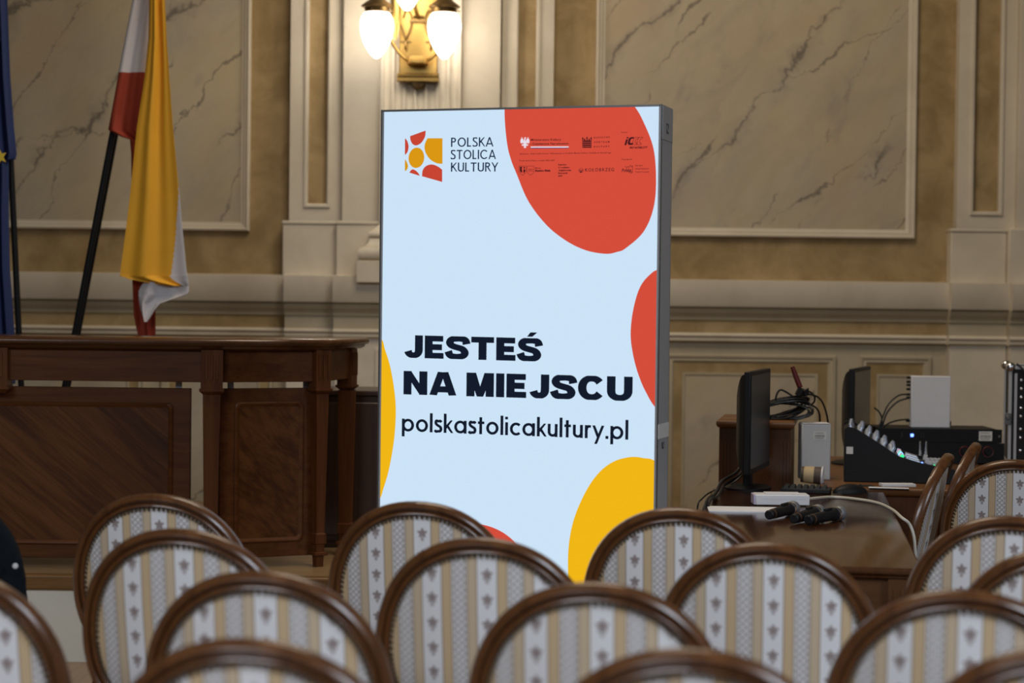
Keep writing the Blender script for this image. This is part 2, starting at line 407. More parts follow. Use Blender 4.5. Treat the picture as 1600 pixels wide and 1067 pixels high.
strip(453, 535, 478, 515, 443, 529)
strip(783, 864, 805, 840, 786, 874)
strip(1497, 1588, 1519, 1566, 1489, 1576)
# plain piers behind the fluted pilaster and at the far right
b = MB(); b.box(X(535, .13), X(781, .13), WY - 0.13, WY, 1.6, 5.4); trim(b, MT['cream'], bevel=0.004)
b = MB(); b.box(X(527, .16), X(790, .16), WY - 0.16, WY, 1.6, 1.945); b.box(X(527, .16) - .004, X(790, .16) + .004, WY - 0.168, WY, 1.925, 1.945); trim(b, MT['cream'], bevel=0.006)
b = MB(); b.box(X(1592, .13), X(1900, .13), WY - 0.13, WY, 1.6, 5.4); trim(b, MT['cream'], bevel=0.004)
b = MB(); b.box(X(1580, .16), X(1900, .16), WY - 0.16, WY, 1.6, 1.945); trim(b, MT['cream'], bevel=0.006)
# fluted pilaster and its moulded base
fx0, fx1 = X(594, .2), X(719, .2)
def flute_profile():
    pts = [(fx0, WY), (fx0, WY - 0.19)]
    n = 7; fil = 0.014; wdt = (fx1 - fx0 - fil * (n + 1)) / n
    x = fx0 + fil
    for i in range(n):
        pts.append((x, WY - 0.19))
        for k in range(1, 9):
            a = PI * k / 9
            pts.append((x + wdt*(1 - math.cos(a))/2, WY - 0.19 + 0.021*math.sin(a)))
        pts.append((x + wdt, WY - 0.19)); x += wdt + fil
    pts += [(fx1, WY - 0.19), (fx1, WY)]
    return pts
trim(MB().prism(flute_profile(), 1.9, 5.4), MT['cream'], angle=30)
b = MB(); cxp = (fx0 + fx1) / 2; hw = (fx1 - fx0) / 2
def basering(o, z):
    return [(cxp-hw-o, WY, z), (cxp-hw-o, WY-0.19-o, z), (cxp+hw+o, WY-0.19-o, z), (cxp+hw+o, WY, z)]
prof = [(0.115, 1.6), (0.115, 1.716)]
for k in range(7):
    a = -PI/2 + PI*k/6; prof.append((0.085 + 0.026*math.cos(a), 1.760 + 0.036*math.sin(a)))
prof += [(0.072, 1.802), (0.056, 1.822), (0.05, 1.845)]
for k in range(6):
    a = -PI/2 + PI*k/5; prof.append((0.040 + 0.018*math.cos(a), 1.868 + 0.018*math.sin(a)))
prof += [(0.03, 1.895), (0.0, 1.925)]
b.loft([basering(o, z) for o, z in prof], True, True)
trim(b, MT['cream'], angle=40)
# dado cornice, breaking forward under the pilasters
LEDGE = [(0.012, 1.478), (0.06, 1.484), (0.066, 1.49), (0.066, 1.634), (0.0, 1.640)]
CYMA = [(0.0, 1.408), (0.012, 1.412), (0.014, 1.428), (0.022, 1.440), (0.040, 1.452), (0.044, 1.470), (0.05, 1.478)]
FRIEZE = [(0.0, 1.335), (0.0, 1.410)]
ASTR = [(-0.004, 1.285), (0.010, 1.292), (0.012, 1.302), (0.006, 1.307), (0.016, 1.313), (0.022, 1.322), (0.016, 1.332), (0.0, 1.337)]
for (x0, x1, bs) in ((-6.5, 6.5, 0.05), (X(448), X(534), 0.12), (X(526), X(792), 0.19), (X(783), X(872), 0.12), (X(1486), X(1580), 0.12), (X(1576), X(1900), 0.19)):
    trim(band(MB(), x0, x1, bs, LEDGE), MT['cream'], angle=50)
    trim(band(MB(), x0, x1, bs, CYMA), MT['dado'], angle=50)
    trim(band(MB(), x0 + .001, x1 - .001, bs, FRIEZE), MT['gold'] if bs < 0.1 else MT['dado'])
    trim(band(MB(), x0, x1, bs, ASTR), MT['cream'], angle=50)
    if bs > 0.1:
        trim(MB().box(x0 + .01, x1 - .01, WY - bs + 0.015, WY, 0.0, 1.29), MT['cream'])
# dado panels
def dado_panel(pa, pb, py_top, pc, pd, yy=WY - 0.02, m=None, zb=0.16):
    x0, x1 = X(pa, .05, 650), X(pb, .05, 650)
    hz = 471.3 + 0.0119 * ((pa + pb) / 2 - 800)
    zt = EYE - (py_top - hz) / 273.0
    trim(rectring(MB(), x0, x1, zb, zt, [(0, 0), (0, .018), (.006, .022), (.018, .018), (.022, .010), (.036, .014), (.044, .006), (.05, .0)], yy), MT['dado'])
    trim(MB().box(x0 + .045, x1 - .045, yy - .003, yy, zb + .045, zt - .045), MT['gold'])
    i0, i1 = X(pc, .05, 650), X(pd, .05, 650); zi = zt - 0.105
    trim(rectring(MB(), i0, i1, zb + .105, zi, [(0, 0.002), (0, .012), (.012, .012), (.02, .004)], yy), MT['dado'])
    trim(MB().box(i0 + .014, i1 - .014, yy - .006, yy, zb + .12, zi - .014), MT['marble'])
dado_panel(1040, 1306, 554, 1066, 1278)
dado_panel(1343, 1455, 556, 1370, 1430)
dado_panel(250, 430, 549, 275, 405)
dado_panel(-120, 225, 547, -95, 200)
dado_panel(880, 1010, 551, 905, 985)
trim(rectring(MB(), X(586, .19, 600), X(731, .19, 600), .2, 1.225, [(0, 0), (0, .014), (.01, .016), (.024, .006), (.03, 0)], WY - .19 + .015), MT['cream'])
struct(MB().box(-6.5, 6.5, WY - 0.045, WY, 0, 0.12).build('baseboard_back', MT['dado']))
# podium
PZ, PYF = 0.36, 7.84
b = MB(); b.box(-6.5, 0.28, PYF + 0.02, WY - 0.25, 0, PZ - 0.004)
struct(b.build('platform', MT['white_paint']))
struct(MB().box(-6.5, 0.30, PYF + 0.05, WY - 0.25, PZ - 0.003, PZ).build('platform_floor', MT['parquet']))
struct(MB().box(-6.5, 0.30, PYF, PYF + 0.05, PZ - 0.062, PZ).build('trim_90', MT['nosing'], bevel=0.008))

# ------------------------------------------------------------------ sconce
def sconce():
    c = W(654, 105, WY - 0.19)
    root = thing('wall_sconce', (c.x, WY - 0.19, c.z), 'brass wall sconce with lit white glass globes on the fluted pilaster', 'wall lamp')
    Y0 = 0.0
    pl = MB(); pl.box(-.108, .108, -.035, 0, -.055, .75); pl.build('backplate', MT['brass'], root, bevel=0.006)
    bp = MB(); bp.box(-.118, .118, -.055, 0, -.085, -.062); bp.tube([(-.115, -.05, -.052), (.115, -.05, -.052)], .013, 10)
    for i in range(12):
        x = -.105 + i*.019; bp.tube([(x, -.058, -.064), (x + .014, -.064, -.041)], .004, 6)
    bp.build('backplate_foot', MT['brass'], root, bevel=0.003)
    sh = MB(); sh.lathe([(0.0, .0), (.036, .002), (.04, .008), (.034, .014), (.022, .016), (.0, .018)], 24, alignM((0, -.02, -.088), (0, -1, 0)))
    sh.build('scroll_ornament', MT['brass_dark'], root)
    hub = MB()
    hub.lathe([(.05, 0), (.062, .004), (.062, .012), (.05, .02), (.0, .02)], 20, Matrix.Translation((0, -.09, .000)))
    for i in range(5):
        hub.lathe([(.012, 0), (.014, .02), (.012, .04)], 10, Matrix.Translation((-.028 + .014*i, -.14, .005)))
    hub.box(-.05, .05, -.13, -.03, .004, .03)
    hub.build('arm_hub', MT['brass'], root, bevel=0.002)
    oval = MB()
    rings = []
    for k in range(9):
        z = .13 + .36*k/8; q = (k/8 - .5)*2; w = .03*math.sqrt(max(0.02, 1 - q*q))
        rings.append([(-.125 + w*math.cos(a)*.85, -.12 + .25*w*math.sin(a), z) for a in [2*PI*i/10 for i in range(10)]])
    oval.loft(rings); oval.build('leaf_ornament', MT['brass'], root)
    orn = MB()
    for sx in (-1, 1):
        orn.tube([(sx*.085, -.05, .27), (sx*.07, -.055, .31), (sx*.045, -.055, .295), (sx*.038, -.055, .24), (sx*.052, -.055, .19), (sx*.072, -.055, .15)], .005, 6, smooth=4)
        orn.tube([(sx*.10, -.055, .23), (sx*.085, -.055, .19), (sx*.072, -.055, .15)], .004, 6)
        orn.lathe([(.002, -.055), (.008, -.04), (.004, -.03), (.009, -.015), (.004, 0), (.008, .01), (.002, .02)], 8, Matrix.Translation((sx*.072, -.055, .14)))
        orn.box(sx*.072 - .03, sx*.072 + .03, -.05, -.04, .133, .14)
    orn.tube([(-.03, -.05, .275), (.03, -.05, .275)], .008, 8); orn.box(-.05, .05, -.06, -.03, .245, .258)
    orn.build('garland_ornament', MT['brass_dark'], root)
    # arms, sockets, globes
    def lamp(px, py_rim, depth, path, tall=1.0, arm=True):
        rim = W(px, py_rim, WY - 0.19 - depth) - Vector(root.location)
        if arm:
            a = MB(); a.tube([Vector(p) for p in path] + [rim + Vector((0, 0, .17)), rim + Vector((0, 0, .09))], .0105, 10, smooth=7); a.build('arm', MT['brass'], root)
        s = MB()
        s.lathe([(.0, .10), (.02, .098), (.03, .075), (.05, .055), (.078, .035), (.088, .026), (.082, .018), (.068, .016), (.066, -.004), (.070, -.008), (.064, -.014), (.0, -.014)], 28, Matrix.Translation(rim))
        for an in (0.2, 2.3, 4.4):
            d = Vector((math.cos(an), math.sin(an), 0)); s.tube([rim + d*.066 + Vector((0,0,.004)), rim + d*.088 + Vector((0,0,.004))], .004, 6)
        sock = s.build('lamp_socket', MT['brass_dark'], root)
        gl = MB()
        prof = [(.0, -.004), (.060, -.006)]
        for r, z in ((.074, -.02), (.086, -.045), (.0905, -.075), (.089, -.105), (.082, -.14), (.069, -.175), (.052, -.207), (.034, -.235), (.018, -.252), (.006, -.258), (0, -.259)):
            prof.append((r, z))
        gl.lathe(prof, 32, Matrix.Translation(rim))
        gl.build('glass_globe', MT['globe'], root, angle=60)
    lamp(589, 17, .27, [(-.03, -.10, .012), (-.10, -.13, .06), (-.16, -.18, .16), (-.20, -.24, .30), (-.225, -.27, .42)])
    lamp(694.5, 18, .27, [(.03, -.10, .012), (.10, -.13, .06), (.14, -.18, .16), (.165, -.24, .30), (.155, -.27, .42)])
    lamp(637, -58, .36, [(.0, -.05, .27), (-.02, -.12, .33), (-.05, -.22, .55), (-.06, -.33, .68)])
    return root
sconce()

# ------------------------------------------------------------------ flags on one fan stand
def drape(rows, depth, waves, amp, seed, M=24, thick=0.004, jitter=0.0, sub=3):
    """rows: (py, px_left, px_right, mat_fn or index) -> cloth grid with folds running down"""
    rng = random.Random(seed); ph = rng.random()*6
    R = []
    for i in range(len(rows) - 1):
        a, b_ = rows[i], rows[i+1]
        for k in range(sub):
            t = k/sub; R.append((a[0]+(b_[0]-a[0])*t, a[1]+(b_[1]-a[1])*t, a[2]+(b_[2]-a[2])*t))
    R.append(rows[-1][:3])
    V = []
    for (py, xa, xb) in R:
        row = []
        for j in range(M + 1):
            u = j/M
            off = amp*(math.sin(waves*2*PI*u + ph) + 0.45*math.sin(waves*3.7*PI*u + ph*2 + py*.004))
            p = W(xa + (xb - xa)*u, py, depth); p.y += off
            row.append(p)
        V.append(row)
    return R, V
def cloth(parent, name, rows, depth, waves, amp, seed, mats, pick, M=24, thick=0.004, sub=3):
    R, V = drape(rows, depth, waves, amp, seed, M, sub=sub)
    mb = MB(); L = parent.matrix_world.inverted() if False else Matrix.Translation(-Vector(parent.location))
    n = M + 1
    vs = [p for r in V for p in r]; fs = []; 
    base = len(mb.v)
    for p in vs: mb.v.append(L @ p)
    for p in vs: mb.v.append(L @ (p + Vector((0, thick, 0))))
    N = len(vs)
    def q(a, b_, c, d, mi): mb.f.append([a, b_, c, d]); mb.mi.append(mi)
    for i in range(len(V) - 1):
        for j in range(M):
            mi = pick(R[i][0] + 1, (j + .5)/M)
            a, b_, c, d = i*n+j, i*n+j+1, (i+1)*n+j+1, (i+1)*n+j
            q(a, b_, c, d, mi); q(N+a, N+d, N+c, N+b_, mi)
        for j in (0, M):
            mi = pick(R[i][0] + 1, j/M); a, d = i*n+j, (i+1)*n+j; q(a, d, N+d, N+a, mi)
    for i in (0, len(V) - 1):
        for j in range(M):
            mi = pick(R[i][0], (j + .5)/M); a, b_ = i*n+j, i*n+j+1; q(a, N+a, N+b_, b_, mi)
    return mb.build(name, mats, parent, angle=60)

FD = 9.5
foot = W(52, 812, FD); foot.z = PZ
st = thing('flag_stand', (foot.x, foot.y, PZ), 'dark flag stand behind the long wooden table', 'flag stand')
MB().lathe([(.16, 0), (.17, .01), (.16, .025), (.06, .04), (.035, .06), (.0, .06)], 28).build('stand_base', MT['black_metal'], st)
MB().lathe([(.03, .06), (.03, .15), (.0, .15)], 16).build('stand_socket', MT['black_metal'], st)
def pole(root, p_low, p_high, r=0.0155):
    o = Vector(root.location)
    MB().tube([p_low - o, p_high - o], r, 14).build('pole', MT['black_metal'], root)
# blue flag with stars
lo = W(40, 752, FD) ; hi = W(-14, -420, FD)
eu = thing('flag', lo, 'blue flag with yellow stars hanging at the photo edge', 'flag', group='flags on the stand')
pole(eu, lo, hi)
cl = cloth(eu, 'flag_cloth', [(-400, -110, 2), (-150, -80, 5), (0, -70, 10.5), (120, -66, 15), (200, -62, 21), (240, -60, 25), (249, -60, 23), (251, -60, 12.5), (330, -58, 12.5), (420, -56, 14), (520, -54, 21), (600, -54, 22)], FD - 0.06, 5, .018, 3, [MT['blue_cloth']], lambda y, u: 0, M=40)
def star(parent, px, py, r, depth, rot=0.0, squash=0.7):
    mb = MB(); c = W(px, py, depth); o = Vector(parent.location)
    pts = []
    for k in range(10):
        a = PI/2 + k*PI/5 + rot; rr = r if k % 2 == 0 else r*.42
        pts.append(c + Vector((rr*math.cos(a)*squash, 0, rr*math.sin(a))) - o)
    mb.loft([pts, [p + Vector((0, .004, 0)) for p in pts]], True, True)
    mb.build('flag_star', MT['star'], parent)
star(eu, 1, 245, .040, FD - 0.112, .25, .8)
star(eu, -7, 66, .036, FD - 0.112, .1, .6)
star(eu, -38, 250, .036, FD - 0.112, .1, .6)
# white and red flag
lo = W(60, 752, FD); hi = W(258, -140, FD)
# put the pole on the measured line (175,210)-(100,605)
def online(y): return 175.5 + (y - 210) * (101 - 175.5) / (605 - 210)
lo = W(online(755), 755, FD); hi = W(online(-420), -420, FD)
pf = thing('flag', lo, 'white and red flag on a leaning black pole behind the yellow flag', 'flag', group='flags on the stand')
pole(pf, lo, hi)
cloth(pf, 'flag_cloth', [(-415, 284, 330), (-150, 234, 268), (0, 207, 250), (113, 185, 241), (116, 185, 241), (203, 169, 238), (214, 190, 240), (218, 203, 241), (241, 205, 243), (330, 206, 245), (440, 207, 244), (490, 209, 243), (512, 213, 243), (524, 216, 243)], FD - 0.05, 2, .010, 5, [MT['white_cloth'], MT['red_cloth']], lambda y, u: 0 if y < 114 else 1, M=22)
# yellow and white flag hung from a third pole
lo2 = W(online(755) + 5, 755, FD + 0.12); hi2 = W(online(-420) + 6, -420, FD + 0.12)
yf = thing('flag', lo2, 'long yellow flag with white lower edge hanging in front of the red one', 'flag', group='flags on the stand')
pole(yf, lo2, hi2, 0.0135)
def ypick(y, u):
    lim = 1.0 if y < 290 else 1.0 - 0.245*min(1, (y - 290)/140)
    return 1 if u > lim else 0
cloth(yf, 'flag_cloth', [(-415, 268, 318), (-200, 238, 282), (0, 232, 258), (60, 231, 261), (120, 225, 265), (200, 213, 271), (290, 204, 279.5), (300, 203, 281), (360, 196, 286), (420, 188, 292), (432, 187, 293.5)], FD - 0.14, 1.6, .013, 8, [MT['yellow_cloth'], MT['white_cloth']], ypick, M=64, sub=14)
def hem(y, u): return 1 if u > .715 else 0
# lower hem: yellow ends on a slant, white lining falls below it in a loose fold
cloth(yf, 'hem_fold', [(430.5, 187, 293.3), (436, 201, 294.5), (441, 226, 295), (446.5, 262, 295.6)], FD - 0.142, 1.6, .010, 8, [MT['yellow_cloth'], MT['white_cloth']], hem, M=40, sub=2)
cloth(yf, 'white_fold', [(436, 228, 294), (446, 220, 295.8), (455, 216, 296), (460, 216, 293), (466, 216, 276), (474, 217, 252), (484, 219, 243), (494, 222, 237), (503, 226, 231)], FD - 0.12, 1.4, .014, 12, [MT['white_cloth']], lambda y, u: 0, M=26, sub=3)

# ------------------------------------------------------------------ presidium table on the podium
TT = 1.3316                       # table top height
def presidium():
    P0, P1, P2, P3 = Vector((-4.4, 7.97)), Vector((-1.245, 7.97)), Vector((-.800, 8.17)), Vector((-.690, 8.60))
    root = thing('presidium_table', (-2.2, 8.4, PZ), 'long dark wooden presidium table with canted end on the podium', 'table')
    L = Matrix.Translation(-Vector(root.location))
    # top
    mb = MB()
    poly = [(-4.5, 7.93), (-1.235, 7.93), (-.765, 8.135), (-.640, 8.62), (-1.0, 8.72), (-1.15, 8.52), (-1.4, 8.46), (-4.5, 8.46)]
    hs = [(0.030, TT - .048), (0.018, TT - .040), (0.014, TT - .030), (0.004, TT - .026), (0.0, TT - .016), (0.003, TT - .007), (0.012, TT)]
    mb.loft([[(x, y, z) for x, y in inset(poly, o)] for o, z in hs], True, True, 0, L)
    mb.build('tabletop', MT['desk_top'], root, angle=50)
    za0, za1 = TT - .182, TT - .046
    def seg(A, B):
        d = B - A; return L @ frameM((A.x, A.y, 0), (d.x, d.y)), d.length
    for A, B, s0, s1 in ((P0, P1, 0, -.045), (P1, P2, .045, -.03), (P2, P3, .03, -.03)):
        M, ln = seg(A, B)
        ap = MB(); ap.box(s0, ln + s1, .012, .034, za0, za1, M); ap.build('apron', MT['desk_x'], root, bevel=.003)
    # legs: fluted head block, taper shaft, collar, foot
    def leg(p, ang, head=.092, sh=.078, shaft=True):
        M = L @ Matrix.Translation((p[0], p[1], 0)) @ Matrix.Rotation(ang, 4, 'Z')
        g = MB(); h = head/2
        g.box(-h, h, -.012, head-.012, za0 - .028, za1, M)
        for i in (-1, 0, 1): g.box(i*.022 - .004, i*.022 + .004, -.018, -.01, za0 + .015, za1 - .02, M)
        def ring(w, z): return [(-w, h-.012-w, z), (w, h-.012-w, z), (w, h-.012+w, z), (-w, h-.012+w, z)]
        prof = [(h + .006, za0 - .028), (h + .006, za0 - .036), (h - .010, za0 - .05), (sh/2, za0 - .052), (sh/2 - .009, PZ + .145), (sh/2 - .004, PZ + .14), (sh/2 - .003, PZ + .10), (sh/2 - .009, PZ + .095), (sh/2 - .010, PZ + .065), (sh/2 + .002, PZ + .06), (sh/2 + .002, PZ + .05), (sh/2 - .011, PZ + .045), (sh/2 - .013, PZ)]
        if not shaft: prof = prof[:4]
        g.loft([ring(w, z) for w, z in prof], True, True, 0, M)
        g.build('leg' if shaft else 'corbel', MT['desk_z'], root, angle=25)
    leg((-1.243, 7.958), math.radians(10), .09, .072); leg((-.805, 8.165), math.radians(35), .07, .058); leg((-.712, 8.56), math.radians(75), .07, .064)
    leg((-2.135, 7.958), 0, shaft=False)
    for x in (-3.3, -4.3): leg((x, 7.958), 0)
    # hanging modesty panels with sunk rounded fields and steel hangers
    def panel(A, B, s0, s1, z0, z1, ix0, ix1, iz0, iz1, name='modesty_panel'):
        M, ln = seg(A, B); pm = MB(); y0 = .055
        pm.box(s0, s1, y0, y0 + .028, z0, z1, M)
        pn = pm.build(name, MT['desk_x'], root, bevel=.003)
        def rr(x0, x1, za, zb, r, y, o):
            pts = []; x0 += o; x1 -= o; za += o; zb -= o; r = max(.004, r - o*.4)
            for cx, cz, a0 in ((x1 - r, zb - r, 0), (x0 + r, zb - r, 90), (x0 + r, za + r, 180), (x1 - r, za + r, 270)):
                for k in range(6):
                    a = math.radians(a0 + 90*k/5); pts.append((cx + r*math.cos(a), y, cz + r*math.sin(a)))
            return pts
        fr = MB(); pr = [(0, y0), (0, y0 - .006), (.006, y0 - .011), (.014, y0 - .009), (.02, y0 - .002), (.026, y0 - .001)]
        fr.loft([rr(ix0, ix1, iz0, iz1, .022, y, o) for o, y in pr], True, False, 0, M)
        fr.build('panel_moulding', MT['desk_x'], pn, angle=50)
        fv = MB(); fv.loft([rr(ix0 + .02, ix1 - .02, iz0 + .02, iz1 - .02, .014, y0 - .003, 0), rr(ix0 + .02, ix1 - .02, iz0 + .02, iz1 - .02, .014, y0 + .001, 0)], True, True, 0, M)
        fv.build('veneer_field', MT['desk_d'], pn)
        for s in (s0 + .055, s1 - .055):
            hb = MB(); hb.box(s - .013, s + .013, y0 + .028, y0 + .034, z1 - .05, za1, M); hb.build('panel_hanger', MT['alu'], root)
    M, ln = seg(P0, P1)
    xr = W(297, 700, 8.02).x + 4.4
    panel(P0, P1, xr - 1.80, xr, .405, 1.122, xr - 1.73, xr - .072, .462, 1.06)
    M, ln = seg(P1, P2)
    panel(P1, P2, .050, ln + .005, .405, 1.122, .115, ln - .070, .468, 1.065)
    return root
presidium()
cab = thing('low_cabinet', (-.55, 9.0, PZ), 'very dark wooden cabinet between the presidium table and the lit sign', 'cabinet')
b = MB(); b.box(-.33, .33, -.2, .2, .03, .70); b.build('cabinet_body', MT['dark_wood'], cab, bevel=.004)
MB().box(-.345, .345, -.215, .215, .70, .725).build('cabinet_top', MT['dark_wood'], cab, bevel=.006)
MB().box(-.32, .32, -.19, .19, 0, .03).build('plinth', MT['dark_wood'], cab)
for s in (-1, 1): MB().box(s*.16 - .145, s*.16 + .145, -.212, -.2, .06, .67).build('cabinet_door', MT['dark_wood'], cab, bevel=.004)

# ------------------------------------------------------------------ lightbox
TH = math.atan(0.318)
kl = W(592.5, 480, 1).x; kr = W(1030.0, 480, 1).x
YR = (math.cos(TH) + kl*math.sin(TH)) / (kr - kl); YL = YR + math.sin(TH)
LBL = Vector((kl*YL, YL, 0)); LBX = Vector((math.cos(TH), -math.sin(TH), 0)); LBN = Vector((-math.sin(TH), -math.cos(TH), 0))
LBH, LBD = 2.162, 0.16
LB0 = LBL + LBX*0.5
lb = thing('lightbox_display', LB0, 'tall backlit sign with red and yellow blobs and Polish slogan', 'illuminated sign', rz=-TH)
def FACE(px, py):                 # local x,z of a pixel on the printed face
    d = ray(px, py); o = Vector((0, 0, EYE))
    t = (LBL - o).dot(LBN) / d.dot(LBN); p = o + d*t - LB0
    return (p.dot(LBX), p.z)
b = MB(); t = .010
b.box(-.5, -.5 + t, 0, LBD, .05, LBH); b.box(.5 - t, .5, 0, LBD, .05, LBH); b.box(-.5, .5, 0, LBD, .05, .05 + t)
b.box(-.5, .5, LBD - .01, LBD, .05, LBH)
b.build('box_frame', MT['alu'], lb)
b = MB(); b.box(-.5, .5, 0, LBD, LBH - .007, LBH); b.box(-.5, -.495, -.003, .01, .05, LBH); b.box(.497, .5, -.003, .01, .05, LBH)
b.build('edge_profile', MT['alu_dark'], lb)
b = MB(); b.box(.5, .5025, .006, LBD - .004, LBH - .115, LBH - .002); b.build('corner_cap', MT['alu'], lb, bevel=.001)
b = MB(); zc = FACE(1030, 676)[1]; b.box(.5, .5025, .006, LBD - .004, zc - .022, zc + .026); b.build('frame_joint', MT['white_sat'], lb)
for zz, nm in ((FACE(1035, 198)[1], 'side_badge'), (FACE(1030, 698)[1], 'side_badge')):
    b = MB(); big = nm and zz > 1.8
    s_ = .017 if big else .011
    b.box(.5025 if not big else .5, .5035, .075 - s_, .075 + s_, zz - s_, zz + s_); bo = b.build(nm, MT['print_grey'] if big else MT['alu_dark'], lb)
    b = MB(); b.box(.5035, .504, .075 - s_*.7, .075 - s_*.1, zz - s_*.2, zz + s_*.6); b.box(.5035, .504, .075 + s_*.0, .075 + s_*.7, zz - s_*.6, zz - s_*.1); b.build('badge_mark', MT['alu'], bo)
for s in (-.36, .36):
    MB().box(s - .05, s + .05, -.14, LBD + .14, 0, .012).build('foot', MT['alu_dark'], lb)
    MB().box(s - .03, s + .03, .03, LBD - .03, .012, .05).build('foot_riser', MT['alu_dark'], lb)
b = MB(); b.box(-.495, .497, .004, .012, .06, LBH - .007); scr = b.build('lit_screen', MT['scr_white'], lb)
X0, X1, Z0, Z1 = -.495, .497, .06, LBH - .007
def clip_poly(poly, x0=None, x1=None, z0=None, z1=None):
    def cl(p, inside, inter):
        out = []
        for i in range(len(p)):
            a, c = p[i-1], p[i]
            if inside(c):
                if not inside(a): out.append(inter(a, c))
                out.append(c)
            elif inside(a): out.append(inter(a, c))
        return out
    def ix(v): return lambda a, c: (v, a[1] + (c[1]-a[1])*(v-a[0])/(c[0]-a[0]))
    def iz(v): return lambda a, c: (a[0] + (c[0]-a[0])*(v-a[1])/(c[1]-a[1]), v)
    poly = cl(poly, lambda p: p[0] >= x0, ix(x0)); poly = cl(poly, lambda p: p[0] <= x1, ix(x1))
    poly = cl(poly, lambda p: p[1] >= z0, iz(z0)); poly = cl(poly, lambda p: p[1] <= z1, iz(z1))
    return poly
def closed_spline(pts, k=8):
    n = len(pts); out = []
    for i in range(n):
        p0, p1, p2, p3 = (Vector(pts[(i+j) % n]) for j in (-1, 0, 1, 2))
        for j in range(k):
            t_ = j/k; q = 0.5*((2*p1) + (p2-p0)*t_ + (2*p0-5*p1+4*p2-p3)*t_*t_ + (3*p1-p0-3*p2+p3)*t_**3); out.append((q.x, q.y))
    return out
def face_poly(mb, poly, y=0.0030):
    poly = clip_poly(poly, X0, X1, Z0, Z1)
    if len(poly) < 3: return
    mb.add([(x, y, z) for x, z in poly], [tuple(range(len(poly)))])
def blob(name, pxs, mat, smooth=True, y=0.0030):
    pts = [FACE(*p) for p in pxs]
    if smooth: pts = closed_spline(pts)
    mb = MB(); face_poly(mb, pts, y); return mb.build(name, mat, scr)
blob('red_shape', [(790, 120), (788, 165), (788.8, 195), (792.5, 228), (798.5, 251), (806.5, 271), (825, 314), (853, 351), (884, 376), (915, 391), (946, 396.5), (964, 393.5), (977, 388), (1004.5, 363), (1020, 328), (1024.8, 286), (1021, 233), (1005, 190), (989, 163), (960, 130), (900, 90), (830, 90)], MT['scr_red'])
blob('red_shape', [(1031, 421), (1014, 430), (999, 450), (989, 484), (985, 520), (988, 550), (996, 582), (1009, 613), (1027, 640), (1060, 660), (1120, 600), (1120, 480), (1070, 425)], MT['scr_red'])
blob('yellow_shape', [(594, 528), (601, 546), (609, 572), (615, 605), (618, 640), (615.5, 685), (608, 730), (599, 762), (590, 783), (560, 800), (520, 700), (530, 560), (565, 515)], MT['scr_yellow'])
blob('yellow_shape', [(1026, 722), (1004, 715.5), (985, 714), (961, 720), (940, 734), (922, 756), (906, 786), (895, 816), (889, 846), (887, 880), (889, 920), (897, 965), (915, 1010), (945, 1045), (990, 1065), (1050, 1060), (1090, 980), (1100, 850), (1070, 760)], MT['scr_yellow'])
blob('red_shape', [(735 + 90*math.cos(a), 900 - 82*math.sin(a)) for a in [2*PI*k/24 for k in range(24)]], MT['scr_red'])
# emblem
def LG(x, y): return (610 + x/8.42, 190 + y/8.42)
lg, la = 'red', 'amber'
def lgp(which, pts):
    mb = MB(); face_poly(mb, [FACE(*LG(*p)) for p in pts]); mb.build('emblem_' + which, MT['scr_red_dark' if which == 'red' else 'scr_amber'], scr)
def arcs(pts, k=6):               # open smooth run
    return [(p.x, p.y) for p in spline([Vector((x, y)) for x, y in pts], k)]
lgp(lg, arcs([(188, 218), (215, 250), (232, 300), (235, 335), (226, 385), (208, 418), (187, 438)]))
lgp(lg, [(255, 190), (460, 116)] + arcs([(460, 116), (455, 182), (435, 232), (400, 280), (362, 304), (327, 312), (291, 296), (268, 262), (257, 225), (255, 190)]))
lgp(lg, [(412, 718), (677, 793), (677, 632)] + arcs([(677, 632), (632, 597), (580, 571), (530, 563), (481, 575), (441, 605), (418, 650), (412, 718)]))
lgp(lg, [(245, 670), (382, 712)] + arcs([(382, 712), (365, 680), (335, 648), (295, 628), (268, 638), (245, 670)]))
lgp(la, arcs([(187, 495), (207, 520), (221, 555), (227, 588), (215, 628), (187, 652)]))
lgp(la, [(338 + 103*math.cos(a) + 6*math.sin(a)*-1, 475 + 134*math.sin(a)) for a in [2*PI*k/40 for k in range(40)]])
lgp(la, [(485, 218), (681, 218), (681, 554)] + arcs([(681, 554), (630, 551), (580, 535), (530, 505), (490, 461), (460, 410), (446, 360), (447, 310), (461, 262), (485, 218)]))

